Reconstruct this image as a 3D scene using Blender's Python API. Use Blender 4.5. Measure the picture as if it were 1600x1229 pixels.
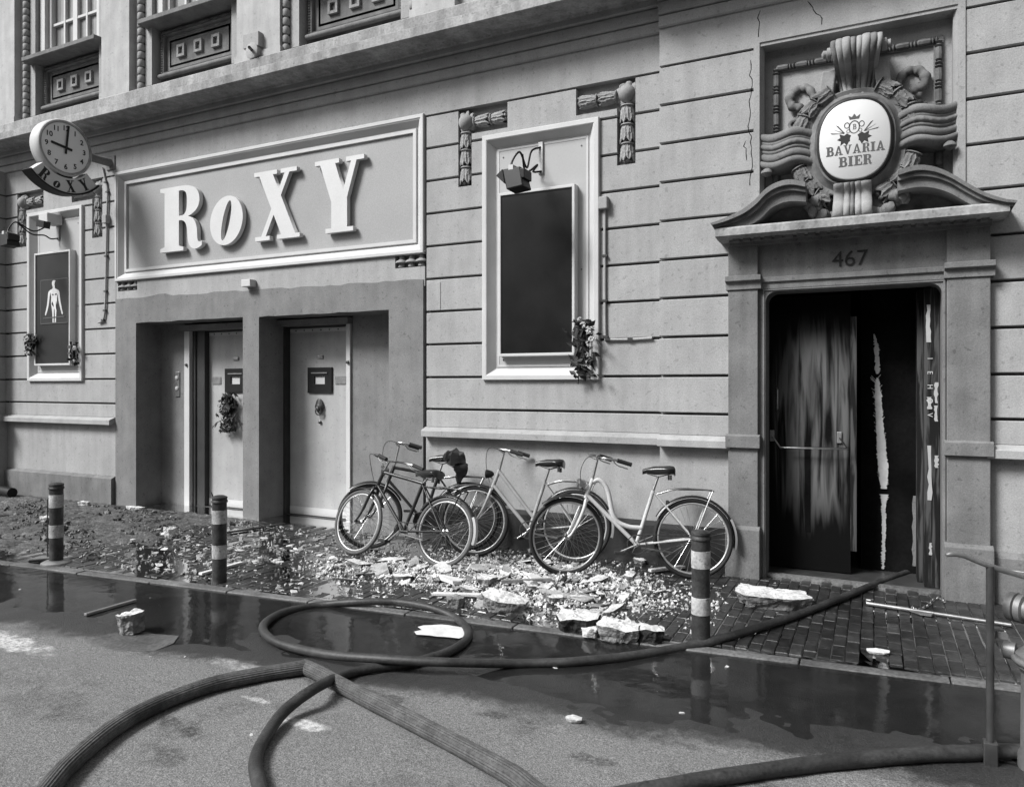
import bpy, bmesh, math, random
from mathutils import Vector, Matrix, noise as mnoise
from math import radians, sin, cos, pi
for o in list(bpy.data.objects): bpy.data.objects.remove(o)
S = bpy.context.scene
COL = S.collection
# ---------------------------------------------------------------- camera (level, looking 26 deg left of the facade normal)
F, HY, TH, H = 1150.0, 601.0, math.atan(1150 / 2340.0), 1.7
D = 6.911
CT, ST = cos(TH), sin(TH)
cam = bpy.data.cameras.new('camera'); cam.sensor_width = 36; cam.lens = F / 1600 * 36
cam.shift_y = -13.5 / 1600; cam.clip_end = 400; cam.clip_start = .05
camo = bpy.data.objects.new('camera', cam); COL.objects.link(camo)
camo.location = (0, -D, H); camo.rotation_euler = (radians(90), 0, TH); S.camera = camo
# ---------------------------------------------------------------- sky, sun, exposure (soft overcast daylight, black and white film)
SUN_DIR = Vector((-.60, -.74, .95)).normalized()
world = bpy.data.worlds.new('World'); S.world = world; world.use_nodes = True
wn = world.node_tree; bg = wn.nodes['Background']
sky = wn.nodes.new('ShaderNodeTexSky'); sky.sky_type = 'NISHITA'; sky.sun_disc = False
sky.sun_elevation = math.asin(SUN_DIR.z); sky.sun_rotation = math.atan2(SUN_DIR.x, SUN_DIR.y)
sky.air_density = 1.0; sky.dust_density = 4.0; sky.ozone_density = 1.0
bw = wn.nodes.new('ShaderNodeRGBToBW')
wn.links.new(sky.outputs[0], bw.inputs[0]); wn.links.new(bw.outputs[0], bg.inputs['Color'])
bg.inputs['Strength'].default_value = 0.06
sun = bpy.data.lights.new('sun', 'SUN'); sun.energy = 2.2; sun.angle = radians(18); sun.color = (1, 1, 1)
suno = bpy.data.objects.new('sun', sun); COL.objects.link(suno)
suno.rotation_euler = (-SUN_DIR).to_track_quat('-Z', 'Y').to_euler(); suno.location = SUN_DIR * 30
S.view_settings.view_transform = 'Standard'; S.view_settings.look = 'None'; S.view_settings.gamma = 1
S.view_settings.use_curve_mapping = False
S.view_settings.exposure = 1.42
S.render.engine = 'CYCLES'

# ---------------------------------------------------------------- places: points of known planes
def _ray(x, y):
    p = x - 800; return (p * CT - F * ST, p * ST + F * CT, HY - y)
def W(x, y, Y=0.0):
    d = _ray(x, y); t = (Y + D) / d[1]; return Vector((d[0] * t, Y, H + d[2] * t))
def G(x, y, z=0.0):
    d = _ray(x, y); t = (z - H) / d[2]; return Vector((d[0] * t, d[1] * t - D, z))
def YK(x): return -2.07 + .0946 * (x + .05)          # road side edge of the kerb
def hsh(x, y):
    return .5 * sin(1.7 * x + 2.3 * y + 1.1) + .3 * sin(3.9 * x - 2.7 * y + .4) + .2 * sin(6.1 * x + 5.3 * y)
def roadz(x, y):
    t = YK(x) - y
    b = -.035 + .024 * max(0, t) if t < 2.4 else .0226 + .012 * (1 - math.exp(-(t - 2.4)))
    return b + .004 * hsh(x, y) + .007 * mnoise.fractal(Vector((x * 2.6, y * 3.4, 3)), .75, 2.1, 5)
def pavez(x, y):
    return .006 * hsh(x * 1.7, y * 2.1) + .002 * hsh(x * 7, y * 8) + .0015 + .004 * max(0, min(1, (x + 1.9) / .9)) - .002 * max(0, min(1, (-3.6 - x) / .8)) + .012 * max(0, min(1, (y + .35) / .5)) 

# ---------------------------------------------------------------- mesh helpers
def catmull(pts, n=8, closed=False):
    P = [Vector(p) for p in pts]; out = []; m = len(P)
    rng = range(m if closed else m - 1)
    for i in rng:
        p1, p2 = P[i], P[(i + 1) % m]
        p0 = P[(i - 1) % m] if (closed or i > 0) else p1 * 2 - p2
        p3 = P[(i + 2) % m] if (closed or i + 2 < m) else p2 * 2 - p1
        for k in range(n):
            t = k / n; t2 = t * t; t3 = t2 * t
            out.append(.5 * ((2 * p1) + (p2 - p0) * t + (2 * p0 - 5 * p1 + 4 * p2 - p3) * t2 + (3 * p1 - p0 - 3 * p2 + p3) * t3))
    if not closed: out.append(P[-1])
    return out
def bez(p0, p1, p2, p3, n=8):
    r = []
    for k in range(1, n + 1):
        t = k / n; u = 1 - t
        r.append(tuple(u ** 3 * a + 3 * u * u * t * b + 3 * u * t * t * c + t ** 3 * d for a, b, c, d in zip(p0, p1, p2, p3)))
    return r
def rects_minus(R, holes):
    out = [R]
    for h in holes:
        nx = []
        for (a, b, c, d) in out:
            if h[0] >= b or h[1] <= a or h[2] >= d or h[3] <= c: nx.append((a, b, c, d)); continue
            if h[0] > a: nx.append((a, h[0], c, d))
            if h[1] < b: nx.append((h[1], b, c, d))
            l, r = max(a, h[0]), min(b, h[1])
            if h[2] > c: nx.append((l, r, c, h[2]))
            if h[3] < d: nx.append((l, r, h[3], d))
        out = nx
    return out
WLOC = {}
class MB:
    def __init__(s): s.v = []; s.f = []
    def add(s, v, f):
        o = len(s.v); s.v += [tuple(p) for p in v]; s.f += [tuple(i + o for i in q) for q in f]; return s
    def box(s, x0, x1, y0, y1, z0, z1):
        return s.add([(x0, y0, z0), (x1, y0, z0), (x1, y1, z0), (x0, y1, z0), (x0, y0, z1), (x1, y0, z1), (x1, y1, z1), (x0, y1, z1)],
                     [(0, 3, 2, 1), (4, 5, 6, 7), (0, 1, 5, 4), (1, 2, 6, 5), (2, 3, 7, 6), (3, 0, 4, 7)])
    def obox(s, c, ax, ay, az):     # oriented box: centre and three half axes
        c, ax, ay, az = map(Vector, (c, ax, ay, az))
        v = [c + sx * ax + sy * ay + sz * az for sz in (-1, 1) for sy, sx in ((-1, -1), (-1, 1), (1, 1), (1, -1))]
        return s.add(v, [(0, 3, 2, 1), (4, 5, 6, 7), (0, 1, 5, 4), (1, 2, 6, 5), (2, 3, 7, 6), (3, 0, 4, 7)])
    def loft(s, A, B, capa=True, capb=True):
        n = len(A); f = [(i, (i + 1) % n, n + (i + 1) % n, n + i) for i in range(n)]
        if capa: f.append(tuple(reversed(range(n))))
        if capb: f.append(tuple(range(n, 2 * n)))
        return s.add(list(A) + list(B), f)
    def prism_y(s, poly, y0, y1): return s.loft([(x, y0, z) for x, z in poly], [(x, y1, z) for x, z in poly])
    def prism_x(s, poly, x0, x1): return s.loft([(x0, y, z) for y, z in poly], [(x1, y, z) for y, z in poly])
    def prism_z(s, poly, z0, z1): return s.loft([(x, y, z0) for x, y in poly], [(x, y, z1) for x, y in poly])
    def ring(s, x0, x1, z0, z1, prof, closed=False):      # mitred moulding swept round a rectangle, prof = (inset, y)
        v = []; f = []; m = len(prof)
        for d, y in prof: v += [(x0 + d, y, z0 + d), (x1 - d, y, z0 + d), (x1 - d, y, z1 - d), (x0 + d, y, z1 - d)]
        for k in range(m if closed else m - 1):
            a = k * 4; b = ((k + 1) % m) * 4
            for i in range(4): j = (i + 1) % 4; f.append((a + i, a + j, b + j, b + i))
        return s.add(v, f)
    def tube(s, pts, r, n=8, cap=True, closed=False, rf=None, flat=1.0):
        P = [Vector(p) for p in pts]; m = len(P)
        R = r if isinstance(r, (list, tuple)) else [r] * m
        T = []
        for i in range(m):
            a = P[(i - 1) % m] if (closed or i > 0) else P[i]; b = P[(i + 1) % m] if (closed or i < m - 1) else P[i]
            t = b - a; T.append(t.normalized() if t.length > 1e-9 else Vector((0, 0, 1)))
        up = Vector((0, 0, 1)) if abs(T[0].z) < .9 else Vector((0, 1, 0))
        u = (up - T[0] * up.dot(T[0])).normalized(); v = []; f = []
        for i in range(m):
            u = (u - T[i] * u.dot(T[i]))
            u = u.normalized() if u.length > 1e-6 else T[i].orthogonal().normalized()
            w = T[i].cross(u)
            for k in range(n):
                a = 2 * pi * k / n; q = R[i] * (rf(a, k, i) if rf else 1)
                v.append(P[i] + u * (cos(a) * q * flat) + w * (sin(a) * q))
        for i in range(m if closed else m - 1):
            j = (i + 1) % m
            for k in range(n): l = (k + 1) % n; f.append((i * n + k, i * n + l, j * n + l, j * n + k))
        if cap and not closed: f.append(tuple(reversed(range(n)))); f.append(tuple((m - 1) * n + k for k in range(n)))
        return s.add(v, f)
    def lathe(s, prof, o=(0, 0, 0), ax=(0, 0, 1), n=16, rf=None, sx=1.0):
        o = Vector(o); ax = Vector(ax).normalized(); u = ax.orthogonal().normalized(); w = ax.cross(u); v = []; f = []; m = len(prof)
        if abs(ax.x) > .9 or abs(ax.y) > .9: u = Vector((0, 0, 1)); w = ax.cross(u)
        for r, h in prof:
            for k in range(n):
                a = 2 * pi * k / n; q = max(r, 1e-4) * (rf(a, h) if rf else 1)
                v.append(o + ax * h + u * (q * cos(a)) + w * (q * sin(a) * sx))
        for i in range(m - 1):
            for k in range(n): l = (k + 1) % n; f.append((i * n + k, i * n + l, (i + 1) * n + l, (i + 1) * n + k))
        f.append(tuple(reversed(range(n)))); f.append(tuple((m - 1) * n + k for k in range(n)))
        return s.add(v, f)
    def blob(s, c, r, seed=0, amp=.2, nu=8, nv=6, M=None):
        rd = random.Random(seed); c = Vector(c); v = []; f = []
        ph = [rd.uniform(0, 6.3) for _ in range(6)]
        def rr(d): return 1 + amp * (.5 * sin(2.3 * d.x * 2 + ph[0]) + .5 * sin(3.1 * d.y * 2 + ph[1]) + .4 * sin(2.9 * d.z * 2 + ph[2]) + rd.uniform(-.35, .35))
        def put(d):
            q = rr(d); p = Vector((d.x * r[0] * q, d.y * r[1] * q, d.z * r[2] * q))
            v.append(c + (M @ p if M else p))
        put(Vector((0, 0, -1)))
        for i in range(1, nv):
            t = pi * i / nv - pi / 2
            for k in range(nu): a = 2 * pi * k / nu; put(Vector((cos(t) * cos(a), cos(t) * sin(a), sin(t))))
        put(Vector((0, 0, 1)))
        for k in range(nu): f.append((0, 1 + (k + 1) % nu, 1 + k))
        for i in range(nv - 2):
            for k in range(nu):
                l = (k + 1) % nu; a = 1 + i * nu; f.append((a + k, a + l, a + nu + l, a + nu + k))
        e = len(v) - 1; a = 1 + (nv - 2) * nu
        for k in range(nu): f.append((a + k, a + (k + 1) % nu, e))
        return s.add(v, f)
    def mesh(s, name, c=(0, 0, 0), fix=True):
        me = bpy.data.meshes.new(name)
        me.from_pydata([(p[0] - c[0], p[1] - c[1], p[2] - c[2]) for p in s.v], [], s.f)
        if fix:
            b = bmesh.new(); b.from_mesh(me); bmesh.ops.recalc_face_normals(b, faces=b.faces); b.to_mesh(me); b.free()
        me.update(); return me
    def build(s, name, mat, parent=None, smooth=None, bevel=0, local=False, fix=True):
        if local: c = (0, 0, 0)
        else:
            xs, ys, zs = zip(*s.v); c = ((min(xs) + max(xs)) / 2, (min(ys) + max(ys)) / 2, min(zs))
        return link(s.mesh(name, c, fix), name, mat, parent, smooth, bevel, c, local)
def link(me, name, mat, parent=None, smooth=None, bevel=0, c=(0, 0, 0), local=False):
    if mat is not None and not me.materials: me.materials.append(mat)
    o = bpy.data.objects.new(name, me); COL.objects.link(o)
    if smooth: me.shade_smooth(); me.set_sharp_from_angle(angle=radians(smooth))
    if bevel:
        m = o.modifiers.new('bevel', 'BEVEL'); m.width = bevel; m.segments = 2; m.limit_method = 'ANGLE'; m.angle_limit = radians(40)
    place(o, c, parent, local); return o
def place(o, c, parent, local=False):
    if parent is not None:
        o.parent = parent
        if not local:
            pl = WLOC.get(parent.name, Vector((0, 0, 0))); o.location = Vector(c) - pl
    else: o.location = c
    WLOC[o.name] = Vector(c)
def tag(o, label=None, cat=None, group=None, kind=None):
    if label: o['label'] = label
    if cat: o['category'] = cat
    if group: o['group'] = group
    if kind: o['kind'] = kind
    return o
def thing(name, label, cat, loc=(0, 0, 0), group=None, rot=None):
    o = bpy.data.objects.new(name, None); COL.objects.link(o); o.location = loc; o.empty_display_size = .2
    if rot: o.rotation_euler = rot
    WLOC[o.name] = Vector(loc); return tag(o, label, cat, group)
def part(name, loc, parent):                             # a group of pieces; below a part the pieces hang on the part itself
    if parent.parent is not None: return parent
    o = bpy.data.objects.new(name, None); COL.objects.link(o); o.empty_display_size = .1; place(o, loc, parent); return o
# outlines (with holes) to a thick mesh, placed by a basis: origin, right, up, normal
def outline_mesh(splines, depth, org, right, up, sx=1, sy=1, shear=0):
    cu = bpy.data.curves.new('o', 'CURVE'); cu.dimensions = '2D'; cu.fill_mode = 'BOTH'; cu.extrude = depth / 2
    for sp in splines:
        q = cu.splines.new('POLY'); q.points.add(len(sp) - 1); q.use_cyclic_u = True
        for i, p in enumerate(sp): q.points[i].co = (p[0] * sx + shear * p[1], p[1] * sy, 0, 1)
    return curve_to_mesh(cu, depth, org, right, up)
def curve_to_mesh(cu, depth, org, right, up):
    o = bpy.data.objects.new('o', cu); COL.objects.link(o)
    dg = bpy.context.evaluated_depsgraph_get(); me = bpy.data.meshes.new_from_object(o.evaluated_get(dg))
    bpy.data.objects.remove(o); bpy.data.curves.remove(cu)
    right = Vector(right).normalized(); up = Vector(up).normalized(); nrm = right.cross(up)
    M = Matrix((right, up, nrm)).transposed().to_4x4(); M.translation = Vector(org) + nrm * (depth / 2)
    me.transform(M); return me
def text_mesh(txt, size, depth, org, right, up, offset=0.0):
    cu = bpy.data.curves.new('t', 'FONT'); cu.body = txt; cu.size = size; cu.extrude = depth / 2; cu.offset = offset
    cu.align_x = 'CENTER'; cu.align_y = 'CENTER'; cu.resolution_u = 4
    return curve_to_mesh(cu, depth, org, right, up)
def mesh_obj(me, name, mat, parent):
    co = [v.co for v in me.vertices]
    c = Vector((sum(p.x for p in co) / len(co), sum(p.y for p in co) / len(co), min(p.z for p in co)))
    me.transform(Matrix.Translation(-c)); me.name = name
    me.materials.clear(); return link(me, name, mat, parent, None, 0, c)
# ---------------------------------------------------------------- materials (greys, node based)
MATS = {}; ALB = .70
def mat(name, c, rough=.8, var=.12, sc=3.0, fine=.06, fsc=70, bump=.15, bsc=90, spec=.3, metal=0.0, streak=0.0, coat=0.0, bdist=.004, pits=0.0, piece=0.0):
    m = bpy.data.materials.new(name); m.use_nodes = True; nt = m.node_tree; N = nt.nodes; L = nt.links
    b = N['Principled BSDF']; b.inputs['Roughness'].default_value = rough; b.inputs['Metallic'].default_value = metal
    b.inputs['Specular IOR Level'].default_value = spec; b.inputs['Coat Weight'].default_value = coat
    geo = N.new('ShaderNodeNewGeometry'); rot = N.new('ShaderNodeMapping'); rot.inputs['Rotation'].default_value = (.6, .45, .8); L.new(geo.outputs['Position'], rot.inputs['Vector'])
    def noise(scale, det=4, vec=None):
        n = N.new('ShaderNodeTexNoise'); n.inputs['Scale'].default_value = scale; n.inputs['Detail'].default_value = det
        L.new(vec if vec else rot.outputs[0], n.inputs['Vector']); return n.outputs['Fac']
    def mapr(src, lo, hi, a=.3, bb=.7):
        r = N.new('ShaderNodeMapRange'); r.inputs['From Min'].default_value = a; r.inputs['From Max'].default_value = bb
        r.inputs['To Min'].default_value = lo; r.inputs['To Max'].default_value = hi; L.new(src, r.inputs['Value']); return r.outputs[0]
    def mul(x, y):
        q = N.new('ShaderNodeMath'); q.operation = 'MULTIPLY'; L.new(x, q.inputs[0])
        if isinstance(y, (int, float)): q.inputs[1].default_value = y
        else: L.new(y, q.inputs[1])
        return q.outputs[0]
    v = mul(mapr(noise(sc), 1 - var, 1 + var), c * ALB)
    if fine: v = mul(v, mapr(noise(fsc, 3), 1 - fine, 1 + fine))
    if piece:                                             # every piece has its own tone
        oi = N.new('ShaderNodeObjectInfo'); v = mul(v, mapr(oi.outputs['Random'], 1 - piece, 1 + piece, 0, 1))
    if pits:
        v = mul(v, mapr(noise(26, 3), 1 - pits, 1.0, .30, .38)); v = mul(v, mapr(noise(6, 5), 1 - pits * .35, 1 + pits * .25))
    if streak:
        mp = N.new('ShaderNodeMapping'); mp.inputs['Scale'].default_value = (9, 9, .7); L.new(geo.outputs['Position'], mp.inputs['Vector'])
        v = mul(v, mapr(noise(1.0, 5, mp.outputs[0]), 1 - streak, 1.0, .35, .6))
    L.new(v, b.inputs['Base Color'])
    if bump:
        bp = N.new('ShaderNodeBump'); bp.inputs['Strength'].default_value = bump; bp.inputs['Distance'].default_value = bdist
        L.new(noise(bsc, 5), bp.inputs['Height']); L.new(bp.outputs[0], b.inputs['Normal'])
    MATS[name] = m; return m
PLASTER = mat('painted_plaster', .42, .85, .07, 1.1, .13, 110, .55, 60, streak=.11, pits=.22, piece=.05)
PLASTER_HI = mat('pale_plaster', .52, .85, .10, 1.5, .05, 60, .4, 50, streak=.16, pits=.2)
PORTAL = mat('rough_grey_render', .235, .9, .12, 1.6, .16, 110, .7, 70, streak=.10, pits=.3)
STONE = mat('weathered_stone', .40, .88, .25, 2.2, .16, 40, .6, 60, streak=.3, pits=.3)
SURR = mat('surround_stone', .21, .88, .16, 2.6, .16, 110, .6, 60, streak=.20, pits=.3)
ORN = mat('ornament_stone', .33, .85, .15, 9, .1, 80, .3, 60)
ORND = mat('sooty_ornament_stone', .17, .85, .4, 9, .1, 80, .35, 60)
PANELD = mat('dark_window_panel', .19, .8, .2, 6, .1, 60, .3, 60, streak=.2)
LIGHT = mat('white_paint', .62, .6, .05, 3, .03, 60, .08, 60)
FRAMEW = mat('frame_paint', .62, .55, .07, 3, .03, 60, .08, 60)
SIGNP = mat('sign_field', .40, .7, .08, 1.2, .10, 80, .12, 60)
LETTER = mat('letter_white', .70, .5, .05, 3, .04, 60, .05, 60)
NICHEP = mat('niche_panel', .47, .7, .05, 1.5, .03, 60, .08, 60)
DOORP = mat('steel_door_paint', .46, .5, .08, 2, .07, 100, .1, 90, spec=.4, streak=.10, pits=.18)
DFRAME = mat('dark_frame', .045, .5, .2, 4, .1, 50, .1, 60)
BOARD = mat('black_board', .016, .3, .35, 2.5, .1, 60, .02, 60, spec=.22)
BOARDG = mat('grey_board', .024, .35, .3, 2.5, .1, 60, .02, 60, spec=.2)
BLACK = mat('black_metal', .012, .5, .2, 5, .1, 60, .08, 80, spec=.25)
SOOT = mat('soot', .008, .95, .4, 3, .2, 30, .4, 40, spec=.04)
INK = mat('black_ink', .025, .6, .1, 5, 0, 60, 0)
GREYINK = mat('grey_ink', .10, .6, .1, 5, 0, 60, 0)
CHROME = mat('worn_chrome', .62, .28, .2, 20, .1, 90, .05, 80, metal=1.0)
STEEL = mat('galvanised_steel', .42, .45, .18, 14, .1, 60, .1, 70, metal=.8)
CASTAL = mat('cast_alloy', .26, .5, .15, 9, .1, 70, .15, 60, metal=.55)
IRON = mat('wet_iron', .05, .35, .3, 9, .1, 60, .2, 60, spec=.6)
RUBBER = mat('tyre_rubber', .022, .7, .2, 9, .1, 60, .1, 60)
TYREG = mat('pale_tyre', .11, .75, .15, 9, .1, 60, .1, 60)
RIM = mat('alloy_rim', .60, .35, .15, 14, .1, 60, .05, 60, metal=.5)
BKBLK = mat('black_enamel', .02, .3, .25, 9, .1, 60, .05, 60, spec=.5)
BKWHT = mat('cream_enamel', .62, .35, .08, 9, .06, 60, .04, 60, spec=.5)
BKGRY = mat('silver_enamel', .36, .35, .15, 9, .06, 60, .04, 60, spec=.5)
LEATHER = mat('saddle_leather', .018, .28, .3, 9, .1, 60, .15, 70, spec=.6)
HOSE = mat('hose_rubber', .045, .5, .4, 7, .3, 60, .5, 160, spec=.35, pits=.4)
HOSEB = mat('hose_ribbed', .105, .65, .35, 7, .3, 60, .4, 160, spec=.25, pits=.4)
BOLD = mat('bollard_dark', .045, .5, .5, 10, .3, 60, .3, 60, pits=.5)
BOLW = mat('bollard_white', .52, .6, .3, 14, .25, 60, .3, 60, streak=.35, pits=.6)
BRICK = mat('wet_clinker', .027, .30, .5, 7, .4, 40, .8, 45, spec=.5, piece=.35)
BRICK2 = mat('damp_clinker', .034, .40, .5, 7, .4, 40, .8, 45, spec=.4, piece=.35)
KERB = mat('kerb_stone', .13, .55, .4, 2.5, .35, 50, .7, 50, piece=.2, pits=.4)
MUD = mat('trodden_mud', .085, .5, .45, 9, .35, 35, .9, 28, spec=.45, bdist=.02)
PLK = mat('broken_plaster', .60, .9, .25, 9, .2, 60, .5, 60)
PLKD = mat('dusty_rubble', .21, .9, .4, 9, .3, 60, .6, 60)
CHARR = mat('charred_rubble', .025, .8, .5, 9, .3, 60, .6, 60)
PAPER = mat('soaked_paper', .72, .7, .12, 9, .06, 60, .2, 60)
WOOD = mat('splintered_wood', .26, .8, .3, 9, .2, 50, .3, 60)
LEAF = mat('dark_leaf', .014, .6, .4, 30, .1, 60, .1, 60)
PETAL = mat('white_petal', .50, .7, .08, 30, .05, 60, .05, 60)
GRAVE = mat('glass_crumbs', .52, .8, .6, 12, .5, 60, .1, 60, spec=.3)
PLKM = mat('grey_plaster', .34, .9, .35, 9, .25, 60, .6, 60)
GLASS = mat('window_glass', .24, .05, .4, 1.2, .0, 60, .0, 60, spec=.6)
def streaky(name, lo, hi, sx=14, sz=.9, a=.42, b=.62, rough=.75, box=None):
    m = bpy.data.materials.new(name); m.use_nodes = True; nt = m.node_tree; N = nt.nodes; L = nt.links; bs = N['Principled BSDF']
    bs.inputs['Roughness'].default_value = rough; bs.inputs['Specular IOR Level'].default_value = .08
    tc = N.new('ShaderNodeTexCoord'); mp = N.new('ShaderNodeMapping'); mp.inputs['Scale'].default_value = (sx, sx, sz); L.new(tc.outputs['Object'], mp.inputs['Vector'])
    n = N.new('ShaderNodeTexNoise'); n.inputs['Scale'].default_value = 1; n.inputs['Detail'].default_value = 6; n.inputs['Distortion'].default_value = .5; L.new(mp.outputs[0], n.inputs['Vector'])
    r = N.new('ShaderNodeMapRange'); r.interpolation_type = 'SMOOTHSTEP'; r.inputs['From Min'].default_value = a; r.inputs['From Max'].default_value = b
    r.inputs['To Min'].default_value = 0; r.inputs['To Max'].default_value = 1; L.new(n.outputs['Fac'], r.inputs['Value']); v = r.outputs[0]
    if box:                                              # surviving paint within a ragged ellipse (object space centre and radii in x, z)
        sep = N.new('ShaderNodeSeparateXYZ'); L.new(tc.outputs['Object'], sep.inputs[0])
        def ma(op, x, y):
            q = N.new('ShaderNodeMath'); q.operation = op
            for i, t in enumerate((x, y)):
                if isinstance(t, (int, float)): q.inputs[i].default_value = t
                else: L.new(t, q.inputs[i])
            return q.outputs[0]
        dx = ma('DIVIDE', ma('SUBTRACT', sep.outputs[0], box[0]), box[2]); dz = ma('DIVIDE', ma('SUBTRACT', sep.outputs[2], box[1]), box[3])
        d = ma('ADD', ma('POWER', ma('ABSOLUTE', dx, 0), 2.5), ma('POWER', ma('ABSOLUTE', dz, 0), 2.5))
        e = ma('ADD', d, ma('MULTIPLY', ma('SUBTRACT', n.outputs['Fac'], .5), 2.2))
        r2 = N.new('ShaderNodeMapRange'); r2.interpolation_type = 'SMOOTHSTEP'; r2.inputs['From Min'].default_value = 1.2; r2.inputs['From Max'].default_value = .35
        L.new(e, r2.inputs['Value']); v = ma('MULTIPLY', v, r2.outputs[0])
    o = N.new('ShaderNodeMapRange'); o.inputs['To Min'].default_value = lo * ALB; o.inputs['To Max'].default_value = hi * ALB; L.new(v, o.inputs['Value'])
    L.new(o.outputs[0], bs.inputs['Base Color'])
    bp = N.new('ShaderNodeBump'); bp.inputs['Strength'].default_value = .3; bp.inputs['Distance'].default_value = .004; L.new(n.outputs['Fac'], bp.inputs['Height']); L.new(bp.outputs[0], bs.inputs['Normal'])
    return m
BURNT = streaky('scorched_wood', .004, .17, 16, 1.1, .34, .66, box=(.05, 1.30, .40, .95))
PEEL = streaky('peeling_jamb', .015, .09, 26, 2.0, .45, .62)

WETPL = mat('soaked_plinth', .035, .5, .4, 3, .25, 60, .5, 50, spec=.35, streak=.2)
BED = mat('wet_dirt', .030, .45, .5, 8, .3, 50, .8, 40, spec=.45, bdist=.01)

DIAL = mat('clock_dial', .98, .5, .03, 3, .02, 60, 0)
# ================================================================= THE BUILDING
BLD = thing('theatre_building', 'pale rendered theatre facade with banded courses, heavy cornice and sculpted doorway', 'building', (-5.5, 0, 0))
GRV = [1.235, 1.432] + [1.782 + .362 * k for k in range(9)]
BACK = .08
XL, XA, XB, XC, XE = -12.31, -9.676, -4.474, -1.805, 2.6
XLL = -16.5
PIL = -.10                                                # the doorway bay stands 10 cm proud
sF = (-9.62, -4.522, 3.206, 4.662)                        # sign opening
nR = (-3.722, -2.44, 1.762, 4.326)                        # poster niches
nL = (-11.685, -10.393, 1.766, 4.318)
# L shaped slots of the garlands: (vertical rect, horizontal rect)
def slot(xv0, xv1, xh0, xh1, zt, zb, h=.27): return [(xv0, xv1, zb, zt), (xh0, xh1, zt - h, zt)]
zS = 4.668
gA = (W(716, 175).x, W(737, 175).x, W(793, 170).x)
gB = (W(964, 130).x, W(993, 130).x, W(900, 140).x)
gC = (W(27, 305).x, W(41, 305).x, W(68, 300).x)
gD = (W(144, 290).x, W(160, 290).x, W(112, 295).x)
SL = {'A': slot(gA[0], gA[1], gA[0], gA[2], zS, W(727, 291).z), 'B': slot(gB[0], gB[1], gB[2], gB[1], zS, W(978, 257).z),
      'C': slot(gC[0], gC[1], gC[0], gC[2], zS, W(34, 386).z), 'D': slot(gD[0], gD[1], gD[2], gD[1], zS, W(152, 371).z)}
def comps(rs):                                            # rectangles that touch belong to one piece
    rs = [r for r in rs if r[1] - r[0] > .002 and r[3] - r[2] > .002]; g = list(range(len(rs)))
    def fnd(i):
        while g[i] != i: i = g[i]
        return i
    for i, a in enumerate(rs):
        for j in range(i):
            b = rs[j]
            if min(a[1], b[1]) >= max(a[0], b[0]) - 1e-6 and min(a[3], b[3]) >= max(a[2], b[2]) - 1e-6: g[fnd(i)] = fnd(j)
    out = {}
    for i, r in enumerate(rs): out.setdefault(fnd(i), []).append(r)
    return list(out.values())
def courses(x0, x1, yf, holes, zs, m=PLASTER, g=.0115, ch=.006):
    for a, b in zip(zs, zs[1:]):
        lo, hi = (a if a == zs[0] else a + g), b - g
        for grp in comps(rects_minus((x0, x1, lo, hi), holes)):
            mb = MB()
            for (p, q, c, d) in grp:
                pr = [(yf + .11, c)]
                pr += [(yf + ch, c), (yf, c + ch)] if c == lo else [(yf, c)]
                pr += [(yf, d - ch), (yf + ch, d)] if d == hi else [(yf, d)]
                pr += [(yf + .11, d)]
                mb.prism_x(pr, p, q)
            mb.build('wall_course', m, BLD)
courses(XL, XA, 0, [nL] + SL['C'] + SL['D'], GRV)
courses(XB + .022, XC + .05, 0, [nR] + SL['A'] + SL['B'], GRV)
# small scored panel beside the entrance
MB().box(-4.44, -4.27, -.006, .02, 2.52, 2.83).build('scored_panel', PLASTER, BLD, bevel=.004)
# solid wall behind, with holes for the recesses
DW = (-.93, .57, 0, 2.72)                                 # street door hole
mb = MB()
for r in rects_minus((XLL, XC, -.3, 5.5), [(XA + .02, XB, -.3, 2.6), (sF[0], sF[1], sF[2], sF[3])]): mb.box(r[0], r[1], BACK, .6, r[2], r[3])
mb.box(XA, XB, .60, .75, -.3, 4.9)
def WX(x, Y): return W(x, 601, Y).x
nD = (WX(1187, PIL), WX(1497, PIL), 3.0, 4.72)
for r in rects_minus((XC, XE, -.3, 5.5), [DW, nD]): mb.box(r[0], r[1], PIL + BACK, .6, r[2], r[3])
mb.build('wall', PLASTER, BLD)
MB().box(XLL, XE, .45, 5.0, 5.3, 10.5).build('upper_wall', PLASTER_HI, BLD)
# far left block standing forward
mb = MB(); mb.box(XLL, XL, -.28, .1, 1.235, 5.05); mb.box(XLL, XL + .02, -.26, .1, -.2, 1.2); mb.box(XLL, XL + .07, -.36, .1, 1.13, 1.235)
mb.box(XLL, XL + .06, -.34, .1, -.2, .39)
for z in GRV[1:]: pass
mb.build('projecting_bay', PLASTER, BLD)
mb = MB()
for z in GRV[1:]: mb.box(XLL, XL + .002, -.283, .05, z - .011, z + .011)
mb.build('joint_line', DFRAME, BLD)
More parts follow.
